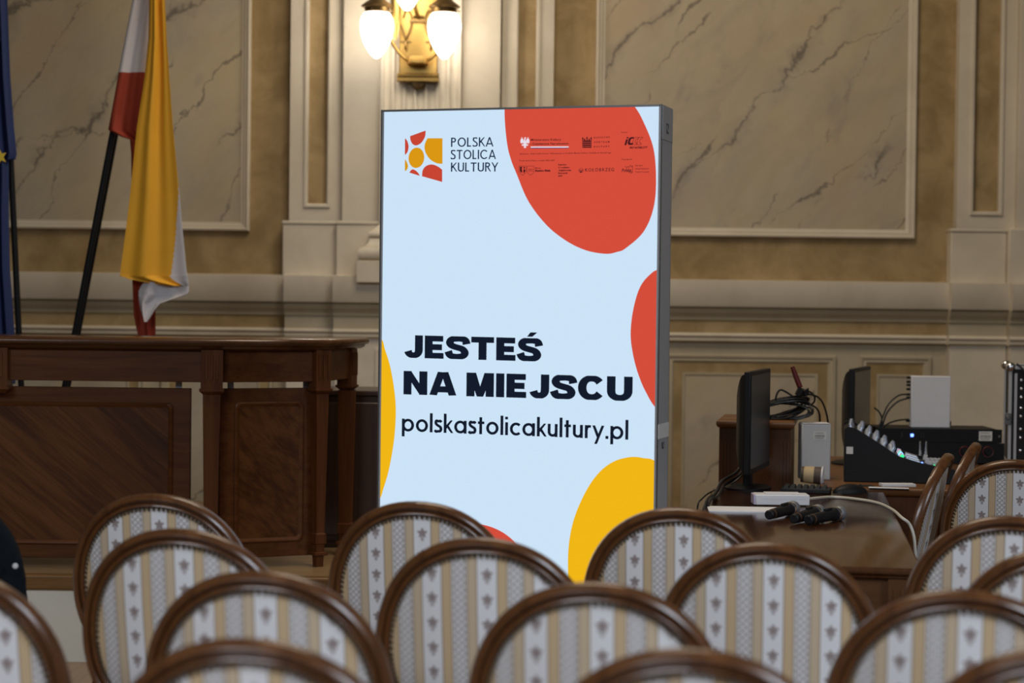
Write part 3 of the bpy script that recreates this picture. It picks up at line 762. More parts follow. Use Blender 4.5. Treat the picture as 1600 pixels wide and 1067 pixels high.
# stroke lettering -------------------------------------------------
def arc(cx, cy, rx, ry, a0, a1, n=20):
    return [(cx + rx*math.cos(math.radians(a0 + (a1-a0)*i/n)), cy + ry*math.sin(math.radians(a0 + (a1-a0)*i/n))) for i in range(n+1)]
def sarc(cx, cy, rx, ry, a0, a1, e=0.8, n=24):   # squarish arc
    out = []
    for i in range(n+1):
        a = math.radians(a0 + (a1-a0)*i/n); c, s = math.cos(a), math.sin(a)
        out.append((cx + rx*math.copysign(abs(c)**e, c), cy + ry*math.copysign(abs(s)**e, s)))
    return out
def sp(pts, k=8): return [(p.x, p.y) for p in spline([Vector(p) for p in pts], k)]
def light_glyph(c, t):
    h = t/2
    G_ = {
     'P': ([[(h,0),(h,1)], [(h,1-h),(.27,1-h)] + arc(.27,.735,.245-h,.265-h,90,-90,14) + [(h,.47+h)]], .56),
     'O': ([arc(.43,.5,.43-h,.5+.01-h,0,360,40)], .86),
     'L': ([[(h,0),(h,1)], [(h,h),(.42,h)]], .45),
     'S': ([sp([(.47,.86),(.40,.95-h*.2),(.27,1-h),(.13,.93),(.085,.77),(.14,.62),(.29,.51),(.43,.40),(.465,.25),(.41,.10),(.26,h),(.12,.06),(.03,.17)])], .53),
     'K': ([[(h,0),(h,1)], [(h,.40),(.30,.70),(.55,1.05)], [(.20,.60),(.60,-.05)]], .60),
     'A': ([[(.045,-.02),(.375,1.04)], [(.375,1.04),(.715,-.02)], [(.15,.29),(.61,.29)]], .76),
     'T': ([[(0,1-h),(.62,1-h)], [(.31,0),(.31,1)]], .62),
     'I': ([[(h,0),(h,1)]], t),
     'C': ([arc(.44,.5,.44-h,.5+.01-h,42,318,34)], .80),
     'U': ([[(h,1),(h,.30)] + arc(.32,.30,.32-h,.30-h,180,360,18) + [(.64-h,1)]], .64),
     'R': ([[(h,0),(h,1)], [(h,1-h),(.27,1-h)] + arc(.27,.74,.245-h,.26-h,90,-90,14) + [(h,.48+h)], [(.26,.50),(.56,-.03)]], .57),
     'Y': ([[(.32,0),(.32,.46)], [(.32,.44),(.03,1.03)], [(.32,.44),(.61,1.03)]], .64)}
    return G_[c]
def lower_glyph(c, t):
    h = t/2; x = .68; r = x/2
    bowl = lambda cx: arc(cx, r, .325-h, r+.008-h, 0, 360, 36)
    G_ = {
     'p': ([[(h,-.27),(h,x)], bowl(.33)], .655), 'o': ([bowl(.325)], .65), 'l': ([[(h,0),(h,1.02)]], t),
     's': ([sp([(.37,.555),(.31,.645-h*.3),(.21,x-h),(.11,.63),(.075,.53),(.115,.435),(.215,.365),(.315,.30),(.35,.19),(.305,.085),(.19,h),(.09,.055),(.02,.135)])], .40),
     'k': ([[(h,0),(h,1.02)], [(h,.24),(.42,.72)], [(.19,.38),(.45,-.04)]], .46),
     'a': ([bowl(.325), [(.655-h,0),(.655-h,x)]], .655),
     't': ([[(.15,0),(.15,.90)], [(0,x-h),(.34,x-h)]], .34),
     'i': ([[(h,0),(h,x)], [(h-.005,.83),(h-.005,.97)]], t),
     'c': ([arc(.325, r, .325-h, r+.008-h, 45, 315, 28)], .55),
     'u': ([[(h,x),(h,.25)] + arc(.255,.25,.255-h,.25-h,180,360,16) + [(.51-h,x)], [(.51-h,0),(.51-h,x)]], .51),
     'r': ([[(h,0),(h,x)], sp([(h,.40),(.11,.55),(.20,x-h*.9),(.31,x-h)])], .32),
     'y': ([[(.035,x+.02),(.275,.06)], [(.50,x+.02),(.14,-.32)]], .535),
     '.': ([[(h,0),(h,t*1.05)]], t)}
    return G_[c]
def bold_glyph(c):
    v, hh = .315, .245; a, b_ = v/2, hh/2
    G_ = {
     'J': ([[(.80-a,1),(.80-a,.36)] + sarc(.41,.36,.39-a,.36-b_+.01,0,-168,.92)[1:]], .80),
     'E': ([[(a,0),(a,1)], [(0,1-b_),(.77,1-b_)], [(0,.5),(.72,.5)], [(0,b_),(.79,b_)]], .79),
     'S': ([sp([(.86,.66),(.80,.84),(.62,.895),(.46,.895),(.25,.865),(.155,.72),(.25,.585),(.47,.51),(.68,.445),(.79,.29),(.71,.15),(.49,.105),(.30,.115),(.165,.17),(.09,.34)])], .95),
     'T': ([[(0,1-b_),(.95,1-b_)], [(.475,0),(.475,1)]], .95),
     'N': ([[(a,0),(a,1)], [(.97-a,0),(.97-a,1)], [(.17,1.02),(.80,-.02)]], .97),
     'A': ([[(.15,-.03),(.49,1.03)], [(.61,1.03),(.95,-.03)], [(.28,.26),(.82,.26)]], 1.10),
     'M': ([[(a,0),(a,1)], [(1.10-a,0),(1.10-a,1)], 'poly', [(.05,1),(.38,1),(.68,0),(.42,0)], [(1.05,1),(.72,1),(.42,0),(.68,0)]], 1.10),
     'I': ([[(a,0),(a,1)]], v),
     'C': ([sarc(.53,.5,.53-a,.515-b_,34,326,.92,34)], 1.03),
     'U': ([[(a,1),(a,.40)] + sarc(.49,.40,.49-a,.40-b_+.01,180,360,.92) + [(.98-a,1)]], .98)}
    G_['Ś'] = ([G_['S'][0][0], 'poly', [(.36,1.06),(.58,1.06),(.78,1.25),(.50,1.25)]], .95)
    return G_[c]
def resample(P, step):
    L_ = [0.0]
    for a_, c_ in zip(P, P[1:]): L_.append(L_[-1] + (c_ - a_).length)
    n_ = max(2, int(L_[-1]/step)); out = []; k = 0
    for i in range(n_ + 1):
        d = L_[-1]*i/n_
        while k < len(L_) - 2 and L_[k+1] < d: k += 1
        f = (d - L_[k])/max(1e-9, L_[k+1] - L_[k]); out.append(P[k].lerp(P[k+1], min(1, max(0, f))))
    return out
def ribbon(pts, wv, wh):
    P = [Vector(p) for p in pts]; out_l = []; out_r = []
    if wv > .2 and len(P) > 6:
        P = resample(P, .03)
        for _ in range(3): P = [P[0]] + [(P[i-1] + P[i]*2 + P[i+1])/4 for i in range(1, len(P)-1)] + [P[-1]]
    for i, p in enumerate(P):
        d1 = (P[i] - P[i-1]).normalized() if i > 0 else None
        d2 = (P[i+1] - P[i]).normalized() if i < len(P)-1 else None
        d = ((d1 or d2) + (d2 or d1)).normalized() if (d1 or d2) + (d2 or d1) != Vector((0, 0)) else d2
        if i in (0, len(P)-1) and (P[0] - P[-1]).length < 1e-5:
            d = ((P[1]-P[0]).normalized() + (P[-1]-P[-2]).normalized()).normalized()
        n = Vector((-d.y, d.x)); w = (n.x*n.x*wv + n.y*n.y*wh)/2
        out_l.append(p + n*w); out_r.append(p - n*w)
    return out_l, out_r
def lettering(name, text, fn, wv, wh, pl, pr, py_cap, mat, gap, space, word=None, ylo=None, clampcap=True, parent=None, gy=.0024):
    """text between pixel baseline points pl and pr, capital height reaching py_cap above pl"""
    x = 0; strokes = []
    for ch in text:
        if ch == ' ': x += space; continue
        st_, adv = fn(ch)
        filled = False
        for s in st_:
            if s == 'poly': filled = True; continue
            strokes.append(([(px + x, py) for px, py in s], '#' if filled else ch))
        x += adv + gap
    x -= gap
    a = FACE(*pl); b_ = FACE(*pr); top = FACE(pl[0], py_cap)
    sx = (b_[0] - a[0])/x; sz = top[1] - a[1]; sk = (b_[1] - a[1])/x
    mb = MB()
    for pts, ch in strokes:
        if ch == '#':
            mb.add([(a[0] + px*sx, gy, a[1] + py*sz + px*sk) for px, py in pts], [tuple(range(len(pts)))]); continue
        l, r = ribbon(pts, wv, wh)
        def cl(p):
            y = p.y
            if clampcap and max(q[1] for q in pts) < 1.05:
                y = min(max(y, 0.0), 1.0)
            elif clampcap and ch != 'Ś': y = min(max(y, 0.0), 1.0)
            elif not clampcap and ch == 'k' : y = max(y, 0.0) if max(q[1] for q in pts) > .9 or y < .3 else min(y, .68)
            elif not clampcap and ch == 'y': y = min(max(y, -.28), .68)
            return (a[0] + p.x*sx, gy, a[1] + y*sz + p.x*sk)
        l = [cl(p) for p in l]; r = [cl(p) for p in r]; n = len(l)
        mb.add(l + r, [(i, i+1, n+i+1, n+i) for i in range(n-1)])
    return mb.build(name, mat, parent or scr, recalc=False)
t_ = .14
for txt, ln in (('POLSKA', ((794, 332), (1350, 326), 210)), ('STOLICA', ((790, 495), (1383, 492), 372)), ('KULTURY', ((793, 658), (1412, 656), 538))):
    (ax, ay), (bx, by), ct = ln
    lettering('sign_lettering', txt, lambda c: light_glyph(c, t_), t_, t_*.92, LG(ax, ay), LG(bx, by), LG(ax, ct)[1], MT['scr_navy'], .115, .3)
def Z5(x, y): return (580 + x/2.4245, 480 + y/2.4245)
lettering('slogan_lettering', 'JESTEŚ', bold_glyph, .335, .26, Z5(122, 191), Z5(643, 206), Z5(122, 105)[1], MT['scr_slogan'], .10, .42)
lettering('slogan_lettering', 'NA MIEJSCU', bold_glyph, .335, .26, Z5(122, 330), Z5(988, 356), Z5(122, 241)[1], MT['scr_slogan'], .105, .32)
lettering('web_address_lettering', 'polskastolicakultury.pl', lambda c: lower_glyph(c, .15), .15, .138, Z5(115, 470), Z5(973, 502), Z5(115, 399)[1], MT['scr_slogan'], .095, .3, clampcap=False)
# small partner print on the red shape, set in the built-in typeface
def small_text(name, text, x0, y0, x1, y1, cap, mat=None, offset=0.0, shear=0.0, space=1.0):
    Q = lambda x, y: (780 + x/5.926, 180 + y/5.926)
    c = bpy.data.curves.new('tmp', 'FONT'); c.body = text; c.size = 1.0; c.offset = offset + .010; c.shear = shear; c.space_character = space; c.resolution_u = 3
    o = bpy.data.objects.new('tmp', c); COL.objects.link(o)
    bpy.context.view_layer.update()
    me = bpy.data.meshes.new_from_object(o.evaluated_get(bpy.context.evaluated_depsgraph_get()))
    bpy.data.objects.remove(o); bpy.data.curves.remove(c)
    xs = [v.co.x for v in me.vertices]; w = max(xs) - min(xs); xm = min(xs)
    a = FACE(*Q(x0, y0)); b_ = FACE(*Q(x1, y1)); tp = FACE(*Q(x0, y0 - cap))
    sx = (b_[0]-a[0])/w; sz = (tp[1]-a[1])/0.69; sk = (b_[1]-a[1])/w
    for v in me.vertices:
        x, y = v.co.x - xm, v.co.y
        v.co = (a[0] + x*sx, .0014, a[1] + y*sz + x*sk)
    me.materials.clear(); me.materials.append(mat or MT['scr_ink'])
    ob = bpy.data.objects.new(name, me); COL.objects.link(ob); ob.parent = scr; return ob
Q_ = lambda x, y: FACE(780 + x/5.926, 180 + y/5.926)
small_text('partner_lettering', 'Ministerstwo Kultury', 292, 237, 572, 234, 20, offset=.008)
small_text('partner_lettering', 'i Dziedzictwa Narodowego', 292, 275, 642, 271, 20, offset=.008)
small_text('partner_lettering', 'NARODOWE', 876, 214, 1020, 210, 14, offset=.02, space=1.7)
small_text('partner_lettering', 'CENTRUM', 876, 256, 1020, 253, 14, offset=.02, space=1.7)
small_text('partner_lettering', 'KULTURY', 876, 298, 1020, 295, 14, offset=.02, space=1.7)
small_text('partner_lettering', 'Partner', 1128, 164, 1188, 162, 12)
small_text('partner_lettering', 'PKP INTERCITY', 1204, 310, 1376, 307, 18, offset=.03, shear=.3)
small_text('partner_lettering', 'Zadanie pn. „Polska Stolica Kultury” dofinansowano ze środków Ministra Kultury i Dziedzictwa Narodowego', 186, 364, 1036, 352, 13)
small_text('partner_lettering', 'Polska Stolica Kultury w latach 2026-2029', 186, 427, 512, 424, 13)
small_text('partner_lettering', 'Miasto', 332, 494, 384, 493, 11, offset=.01)
small_text('partner_lettering', 'Bielsko-Biała', 332, 522, 474, 520, 18, offset=.03)
for k, s in enumerate(('Katowice', 'Górnośląsko-', '-Zagłębiowska', 'Metropolia', '2027')):
    small_text('partner_lettering', s, 545, 464 + k*26.2, 545 + (76, 108, 120, 88, 40)[k], 463 + k*26, 13, offset=.03)
small_text('partner_lettering', 'KOŁOBRZEG', 794, 521, 1062, 517, 30, space=1.3)
small_text('partner_lettering', 'Współpraca', 1130, 416, 1232, 413, 12)
small_text('partner_lettering', 'POLSKA', 1258, 472, 1328, 471, 11, offset=.012, space=1.1)
small_text('partner_lettering', 'ORGANIZACJA', 1258, 502, 1386, 500, 11, offset=.012, space=1.1)
small_text('partner_lettering', 'TURYSTYCZNA', 1258, 532, 1386, 530, 11, offset=.012, space=1.1)
small_text('partner_lettering', 'Polska', 1132, 526, 1222, 521, 30, offset=.012, shear=.25)
def qpoly(mb, pts, y=.0014): mb.add([(x, y, z) for x, z in [Q_(*p) for p in pts]], [tuple(range(len(pts)))])
def qline(mb, pts, w=3.0, y=.0014, closed=False):
    if closed: pts = list(pts) + [pts[0]]
    for i in range(len(pts)-1):
        a, b_ = Vector(pts[i]), Vector(pts[i+1]); d = (b_-a).normalized(); n = Vector((-d.y, d.x))*w/2
        qpoly(mb, [a-n, b_-n, b_+n, a+n], y)
# white eagle and two-tone line
eg = MB()
for s in (-1, 1):
    e = lambda x, y: (237 + s*x, y)
    qpoly(eg, [e(8, 236), e(13, 226), e(21, 215), e(29, 212), e(38, 219), e(42, 232), e(42, 252), e(36, 262), e(30, 252), e(26, 268), e(20, 254), e(10, 262), e(4, 250)])
    qpoly(eg, [e(0, 240), e(10, 256), e(16, 268), e(30, 272), e(32, 282), e(24, 278), e(22, 288), e(14, 280), e(8, 286), e(12, 304), e(4, 300), e(0, 306)])
    qline(eg, [e(20, 208), e(36, 206)], 4)
qpoly(eg, [(231, 244), (230, 226), (231, 210), (235, 203), (242, 204), (250, 211), (242, 215), (242, 228), (243, 244)])
eg.build('eagle_crest', MT['scr_pale'], scr, recalc=False)
b = MB(); qpoly(b, [(290, 289.5), (642, 288), (642, 299), (290, 300)]); lb1 = b.build('ministry_line', MT['scr_pale'], scr, recalc=False)
b = MB(); qpoly(b, [(290, 300), (642, 299), (642, 306), (290, 308.5)]); b.build('ministry_line', MT['scr_violet'], scr, recalc=False)
# crown grid mark
b = MB()
for i in range(6): qpoly(b, [(770 + i*15.2, 232), (777 + i*15.2, 232), (777 + i*15.2, 300), (770 + i*15.2, 300)])
for j in range(4): qpoly(b, [(770, 236 + j*18.5), (853, 236 + j*18.5), (853, 246 + j*18.5), (770, 246 + j*18.5)])
for x, y in ((773, 214), (790, 226), (812, 210), (832, 226), (850, 212)):
    qpoly(b, [(x - 4, y - 8), (x, y - 13), (x + 4, y - 8), (x + 4, 236), (x - 4, 236)]); qpoly(b, [(x - 9, y), (x + 9, y), (x + 9, y + 6), (x - 9, y + 6)])
b.build('crown_mark', MT['scr_ink'], scr, recalc=False)
# slanted train-operator monogram
b = MB()
qpoly(b, [(1158, 277), (1176, 277), (1192, 222), (1174, 222)]); qpoly(b, [(1177, 214), (1194, 214), (1198, 202), (1181, 202)])
qpoly(b, [(1248, 201), (1216, 203), (1200, 214), (1188, 258), (1192, 270), (1204, 276), (1236, 273), (1240, 256), (1214, 258), (1210, 250), (1218, 222), (1226, 218), (1243, 217)])
for k in (0, 1):
    o = k*40
    qline(b, [(1290 + o*.95, 203), (1258 + o, 205), (1246 + o, 214), (1234 + o, 256), (1238 + o, 270), (1250 + o, 274), (1272 + o, 272)], 3.5)
    qline(b, [(1290 + o*.95, 203), (1286 + o*.95, 218), (1266 + o, 220), (1256 + o, 250), (1262 + o, 258), (1276 + o, 257), (1272 + o, 272)], 3.5)
b.build('train_monogram', MT['scr_ink'], scr, recalc=False)
# twin shields
b = MB()
def shield(cx): return [(cx - 33, 470), (cx + 33, 469), (cx + 33, 520), (cx + 22, 540), (cx, 556), (cx - 22, 540), (cx - 33, 520)]
qline(b, shield(216), 3, closed=True); qline(b, shield(289), 3, closed=True)
qpoly(b, [(190, 476), (212, 476), (206, 500), (214, 520), (204, 534), (190, 516)]); qpoly(b, [(222, 476), (240, 480), (232, 496), (244, 512), (226, 540), (222, 510), (230, 500)])
for cx in (277, 302):
    qline(b, [(cx + 10*math.cos(a), 508 + 14*math.sin(a)) for a in [2*PI*k/14 for k in range(14)]], 2.5, closed=True); qline(b, [(cx - 8, 506), (cx + 8, 506)], 2.5)
qline(b, [(287, 506), (292, 506)], 2.5)
b.build('twin_shields', MT['scr_ink'], scr, recalc=False)
# town mark: disc with waves
b = MB()
qline(b, [(756 + 20*math.cos(a), 510 + 22*math.sin(a)) for a in [2*PI*k/20 for k in range(20)]], 2.5, closed=True)
for y in (506, 514): qline(b, [(734, y), (778, y - 1)], 3)
qpoly(b, [(744, 518), (768, 517), (764, 528), (748, 529)])
b.build('town_mark', MT['scr_ink'], scr, recalc=False)
b = MB()
qline(b, [(1160, 478), (1172, 474), (1180, 490), (1192, 470), (1200, 484), (1216, 462), (1224, 482), (1234, 464), (1236, 500), (1232, 532), (1206, 538)], 3.2)
qline(b, [(1196, 530), (1216, 520), (1232, 530)], 5)
b.build('mountain_mark', MT['scr_ink'], scr, recalc=False)

# ------------------------------------------------------------------ chairs
ST, CT = math.sin(math.radians(12)), math.cos(math.radians(12))
ZC, YC = 0.695, -0.20
def BP(u, w, d): return Vector((u, YC + 0.55*u*u - w*ST - d*CT, ZC + w*CT - d*ST))
def egg(t, o=0.0, a=.222, bt=.246, bb=.212):
    s_, c = math.sin(t), math.cos(t); e = .93
    s_, c = math.copysign(abs(s_)**e, s_), math.copysign(abs(c)**e, c); b_ = bt if c > 0 else bb
    nx, nz = s_/a, c/b_; L = math.hypot(nx, nz)
    return (a*s_ + o*nx/L, b_*c + o*nz/L)
CHAIR_MESH = {}
def make_chair():
    root = bpy.data.objects.new('oval_back_chair', None); COL.objects.link(root); root.empty_display_size = .1
    # oval frame: swept moulded profile (radial offset, depth towards the back)
    prof = [(-.002, .004), (.001, .011), (.006, .014), (.010, .012), (.012, .007), (.015, .007), (.017, .013), (.021, .018), (.026, .020), (.031, .016), (.035, .008), (.036, -.004), (.033, -.013), (.023, -.018), (.010, -.016), (-.002, -.010)]
    n = 72; rings = []
    for i in range(n):
        t = 2*PI*i/n
        rings.append([BP(*egg(t, o), d) for o, d in prof])
    mb = MB(); rings.append(rings[0]); mb.loft(rings, True, False)
    for s_ in (-1, 1):            # stumps that carry the oval
        mb.tube([BP(s_*.150, -.190, 0), Vector((s_*.165, -.20, .455)), Vector((s_*.172, -.197, .40))], [.021, .022, .022], 10, smooth=4)
    fr = mb.build('backrest_frame', MT['chair_wood'], root, angle=50)
    # upholstery on both faces
    def pad(sign, d0, bulge):
        m = MB(); n = 64; R = [1.0, .97, .9, .75, .5, .25, .08]
        vs = []; fs = []
        for s_ in R:
            for i in range(n):
                u, w = egg(2*PI*i/n, .001); u *= s_; w *= s_
                vs.append(BP(u, w, sign*(d0 + bulge*(1 - s_**2.6))))
        for k in range(len(R)-1):
            for i in range(n):
                j = (i+1) % n; fs.append((k*n+i, k*n+j, (k+1)*n+j, (k+1)*n+i))
        fs.append(tuple((len(R)-1)*n + i for i in range(n)))
        m.add(vs, fs); return m
    pad(1, .004, .012).build('back_upholstery', MT['fabric'], root)
    pad(-1, .006, .03).build('backrest_cushion', MT['fabric'], root)
    nm = MB(); N = 118
    for i in range(N):
        t = 2*PI*i/N; u, w = egg(t, -.0055); c = BP(u, w, .007)
        u2, w2 = egg(t, .01); rad = (BP(u2, w2, .007) - c).normalized()
        nr = Vector((0, -CT, -ST)); tg = nr.cross(rad).normalized()
        ring = lambda r, h: [c + (rad*math.cos(a) + tg*math.sin(a))*r + nr*h for a in [2*PI*k/7 for k in range(7)]]
        nm.loft([ring(.0046, -.003), ring(.0046, .0015), ring(.0030, .0042), ring(.0008, .005)], True, True)
    tr = nm.build('nail_trim', MT['nail'], fr); 
    # seat
    def outline(o, k=40):
        pts = []
        for i in range(k):
            a = 2*PI*i/k; c, s_ = math.cos(a), math.sin(a); e = .55
            y = math.copysign(abs(s_)**e, s_)*(.225 + o); hw = .225 + .022*(y/.23) + o
            x = math.copysign(abs(c)**e, c)*hw; pts.append((x, y + .03))
        return pts
    m = MB(); m.loft([[(x, y, z) for x, y in outline(o)] for o, z in ((-.012, .385), (-.004, .388), (0, .40), (0, .435), (-.006, .445))], True, True)
    m.build('seat_rail', MT['chair_wood'], root, angle=50)
    m = MB(); m.loft([[(x, y, z) for x, y in outline(o)] for o, z in ((-.006, .44), (-.004, .458), (-.012, .475), (-.035, .488), (-.09, .497), (-.16, .50))], True, True)
    m.build('seat_cushion', MT['fabric'], root, angle=60)
    for s_ in (-1, 1):
        m = MB(); m.lathe([(.012, 0), (.014, .01), (.011, .02), (.019, .30), (.023, .34), (.020, .345), (.026, .355), (.026, .365), (.022, .37), (.026, .39), (.0, .395)], 16, Matrix.Translation((s_*.20, .205, 0)))
        m.build('leg', MT['chair_wood'], root)
        m = MB(); m.tube([(s_*.172, -.185, .41), (s_*.175, -.19, .30), (s_*.185, -.22, .14), (s_*.195, -.26, 0.0)], [.023, .022, .021, .020, .019, .018, .017, .016, .015, .014, .014, .014, .014], 10, smooth=4)
        m.build('leg', MT['chair_wood'], root)
    return root
def copy_tree(o, parent=None):
    c = o.copy(); COL.objects.link(c)
    if parent is not None: c.parent = parent
    for ch in list(o.children): copy_tree(ch, c)
    return c
CH0 = make_chair(); _cu = [False]
TOP = BP(0, .282, .01)
def chair(px, py, label, D=None, yaw=-8.0, htop=0.97, group='striped oval-back chairs'):
    hz = 471.3 + 0.0119*(px - 800)
    if D is None: D = F*(EYE - htop)/(py - hz)
    p = W(px, py, D)
    r = math.radians(yaw)
    off = Matrix.Rotation(r, 3, 'Z') @ Vector((TOP.x, TOP.y, 0))
    if _cu[0]: o = copy_tree(CH0)
    else: o = CH0; _cu[0] = True
    o.location = (p.x - off.x, p.y - off.y, 0); o.rotation_euler = (0, 0, r)
    return tag(o, label, 'chair', group)
chair(238, 773, 'striped oval-back chair in the front row before the presidium table', yaw=-8)
chair(650, 785, 'striped oval-back chair hiding the lower white part of the lit sign', yaw=-8)
chair(1060, 795, 'striped oval-back chair between the sign and the microphone table', yaw=-8)
chair(1578, 808, 'striped oval-back chair beyond the near corner of the microphone table, bluish nailheads', yaw=-8)
cA0 = chair(-152, 768, 'striped oval-back chair with a black jacket over its back', D=5.2, yaw=-8)
chair(275, 828, 'striped oval-back chair directly overlapping the one before the presidium table', yaw=-8)
chair(750, 842, 'striped oval-back chair overlapping the red blob at the foot of the sign', yaw=-8)
chair(1200, 850, 'striped oval-back chair directly before the three microphones on the table', yaw=-8)
chair(1668, 858, 'striped oval-back chair cut by the photo edge, behind the bluish nailhead one', yaw=-8)
chair(-112, 883, 'striped oval-back chair cut by the photo edge below the black jacket', yaw=-8)
chair(401, 895, 'striped oval-back chair in the third row below the presidium table', yaw=-8)
chair(929, 913, 'striped oval-back chair in the third row below the yellow blob', yaw=-8)
chair(1507, 925, 'striped oval-back chair in the third row facing the microphone table corner', yaw=-8)
chair(380, 1002, 'striped oval-back chair in the nearest row, below the presidium table', yaw=-7)
chair(1077, 1018, 'striped oval-back chair in the nearest row, below the sign corner', yaw=-7)
chair(1668, 1016, 'striped oval-back chair in the nearest row, cut by the photo edge', yaw=-8)
chair(1588, 719, 'striped oval-back chair beside the flight case, back turned to us', yaw=-14)
chair(1487, 709, 'striped oval-back chair seen edge-on beside the microphone table', yaw=71)
chair(1530, 692, 'striped oval-back chair seen edge-on close to the mixing desk', yaw=71)
# black jacket over the outer chair
jk = thing('jacket', Vector(cA0.location) + Vector((0, 0, .42)), 'black jacket hung over a chair back at the photo edge', 'jacket', rz=math.radians(-8))
m = MB(); rings = []
for k in range(15):
    w = -.27 + .60*k/14
    q = max(0.0, min(1.0, (w + .02)/.35)); hw = .305*math.sqrt(max(.003, 1 - q**2.3)); hd = .052*math.sqrt(max(.05, 1 - q**3))
    ring = []
    for i in range(36):
        a = 2*PI*i/36; c, s_ = math.cos(a), math.sin(a)
        u = math.copysign(abs(c)**.8, c)*hw*(1 + .012*math.sin(9*a + k)); d = math.copysign(abs(s_)**.6, s_)*hd*(1 + .12*math.sin(7*a + 2.1*k*.4))
        ring.append(BP(u, w, d) - Vector((0, 0, .42)))
    rings.append(ring)
m.loft(rings, True, True); m.build('jacket_body', MT['jacket'], jk, angle=70)
bt = W(24, 884, 5.20); bl = Matrix.Rotation(math.radians(8), 3, 'Z') @ (bt - Vector(jk.location))
MB().lathe([(0, 0), (.007, 0), (.008, .002), (.006, .004), (0, .004)], 12, alignM((bl.x, bl.y, bl.z), (0.3, -1, 0))).build('button', MT['grey_plastic'], jk)

# ------------------------------------------------------------------ microphone table
TZ = 0.76; YAW = math.radians(-8.2)
AX = Vector((math.cos(YAW), math.sin(YAW), 0)); AY = Vector((-math.sin(YAW), math.cos(YAW), 0))
NL = Vector((.492, 5.50, 0)); TWD, TLN = .685, 2.25
tb = thing('conference_table', NL + AX*TWD/2 + AY*TLN/2, 'glossy brown wooden table holding microphones and a keyboard', 'table', rz=YAW)
hx, hy = TWD/2, TLN/2
m = MB(); sq = [(-hx, -hy), (hx, -hy), (hx, hy), (-hx, hy)]
m.loft([[(x, y, z) for x, y in inset(sq, o)] for o, z in ((.022, TZ - .034), (.012, TZ - .03), (.010, TZ - .022), (.002, TZ - .018), (0, TZ - .010), (.004, TZ - .003), (.010, TZ))], True, True)
m.build('tabletop', MT['tab_top'], tb, angle=50)
for (x0, x1, y0, y1) in ((-hx + .05, hx - .05, -hy + .035, -hy + .058), (-hx + .05, hx - .05, hy - .058, hy - .035), (-hx + .035, -hx + .058, -hy + .05, hy - .05), (hx - .058, hx - .035, -hy + .05, hy - .05)):
    MB().box(x0, x1, y0, y1, TZ - .165, TZ - .033).build('apron', MT['tab_side'], tb, bevel=.002)
for sx in (-1, 1):
    for sy in (-1, 1):
        m = MB(); cx, cy = sx*(hx - .058), sy*(hy - .058) - (.27 if sy > 0 else 0)
        ring = lambda w, z: [(cx - w, cy - w, z), (cx + w, cy - w, z), (cx + w, cy + w, z), (cx - w, cy + w, z)]
        m.loft([ring(.04, TZ - .034), ring(.04, TZ - .19), ring(.03, TZ - .20), ring(.033, TZ - .22), ring(.02, .06), ring(.024, .05), ring(.018, 0)], True, True)
        for i in (-1, 0, 1): m.box(cx + i*.02 - .004, cx + i*.02 + .004, cy - .043, cy - .038, TZ - .16, TZ - .06)
        m.build('leg', MT['tab_side'], tb, angle=25)
MB().box(-hx + .07, hx - .26, hy - .075, hy - .06, .15, TZ - .165).build('modesty_panel', MT['tab_side'], tb)

# equipment desk behind it
D2 = Vector((1.262, 7.845, 0)); DW, DL = 1.85, 1.62
dk = thing('equipment_desk', D2 + AX*DW/2 + AY*DL/2, 'brown wooden desk carrying the mixer and rack units', 'desk', rz=YAW)
hx, hy = DW/2, DL/2; sq = [(-hx, -hy), (hx, -hy), (hx, hy), (-hx, hy)]
m = MB(); m.loft([[(x, y, z) for x, y in inset(sq, o)] for o, z in ((.016, TZ - .034), (.006, TZ - .028), (0, TZ - .012), (.003, TZ - .003), (.009, TZ))], True, True)
m.build('desktop', MT['lect_top'], dk, angle=50)
for (x0, x1, y0, y1, zb, nm) in ((-hx + .04, hx - .04, -hy + .03, -hy + .05, .12, 'front_panel'), (-hx + .03, -hx + .05, -hy + .06, hy - .06, 0, 'side_panel'), (hx - .05, hx - .03, -hy + .06, hy - .06, 0, 'side_panel'), (-hx + .04, hx - .04, hy - .05, hy - .03, .12, 'rear_panel')):
    MB().box(x0, x1, y0, y1, zb, TZ - .033).build(nm, MT['lect'], dk, bevel=.002)
def D2P(px, py, z=TZ): return G(px, py, z)

# lectern behind the first monitor
c0 = W(1137, 700, 8.08); c1 = W(1259, 700, 8.08)
lw = c1.x - c0.x
lc = thing('wooden_lectern', ((c0.x + c1.x)/2 - .012, 8.29, 0), 'reddish wooden pedestal with moulded top carrying coiled cables', 'lectern', rz=math.radians(-10))
LZ = 1.012
MB().box(-lw/2 + .012, lw/2 - .012, -.2, .2, .06, LZ - .03).build('pedestal_body', MT['lect'], lc, bevel=.003)
m = MB(); a = lw/2; sq = [(-a, -.22), (a, -.22), (a, .22), (-a, .22)]
m.loft([[(x, y, z) for x, y in inset(sq, o)] for o, z in ((.018, LZ - .036), (.006, LZ - .03), (0, LZ - .02), (0, LZ - .008), (.008, LZ))], True, True)
m.build('pedestal_top', MT['lect_top'], lc, angle=50)
MB().box(-lw/2, lw/2, -.21, .21, 0, .06).build('plinth', MT['lect'], lc, bevel=.004)
for s_ in (-1, 1):
    m = MB()
    for i in range(3): m.box(s_*(lw/2 - .04) + (i - 1)*.014 - .004, s_*(lw/2 - .04) + (i - 1)*.014 + .004, -.205, -.199, .12, LZ - .09)
    m.build('fluting', MT['lect'], lc)

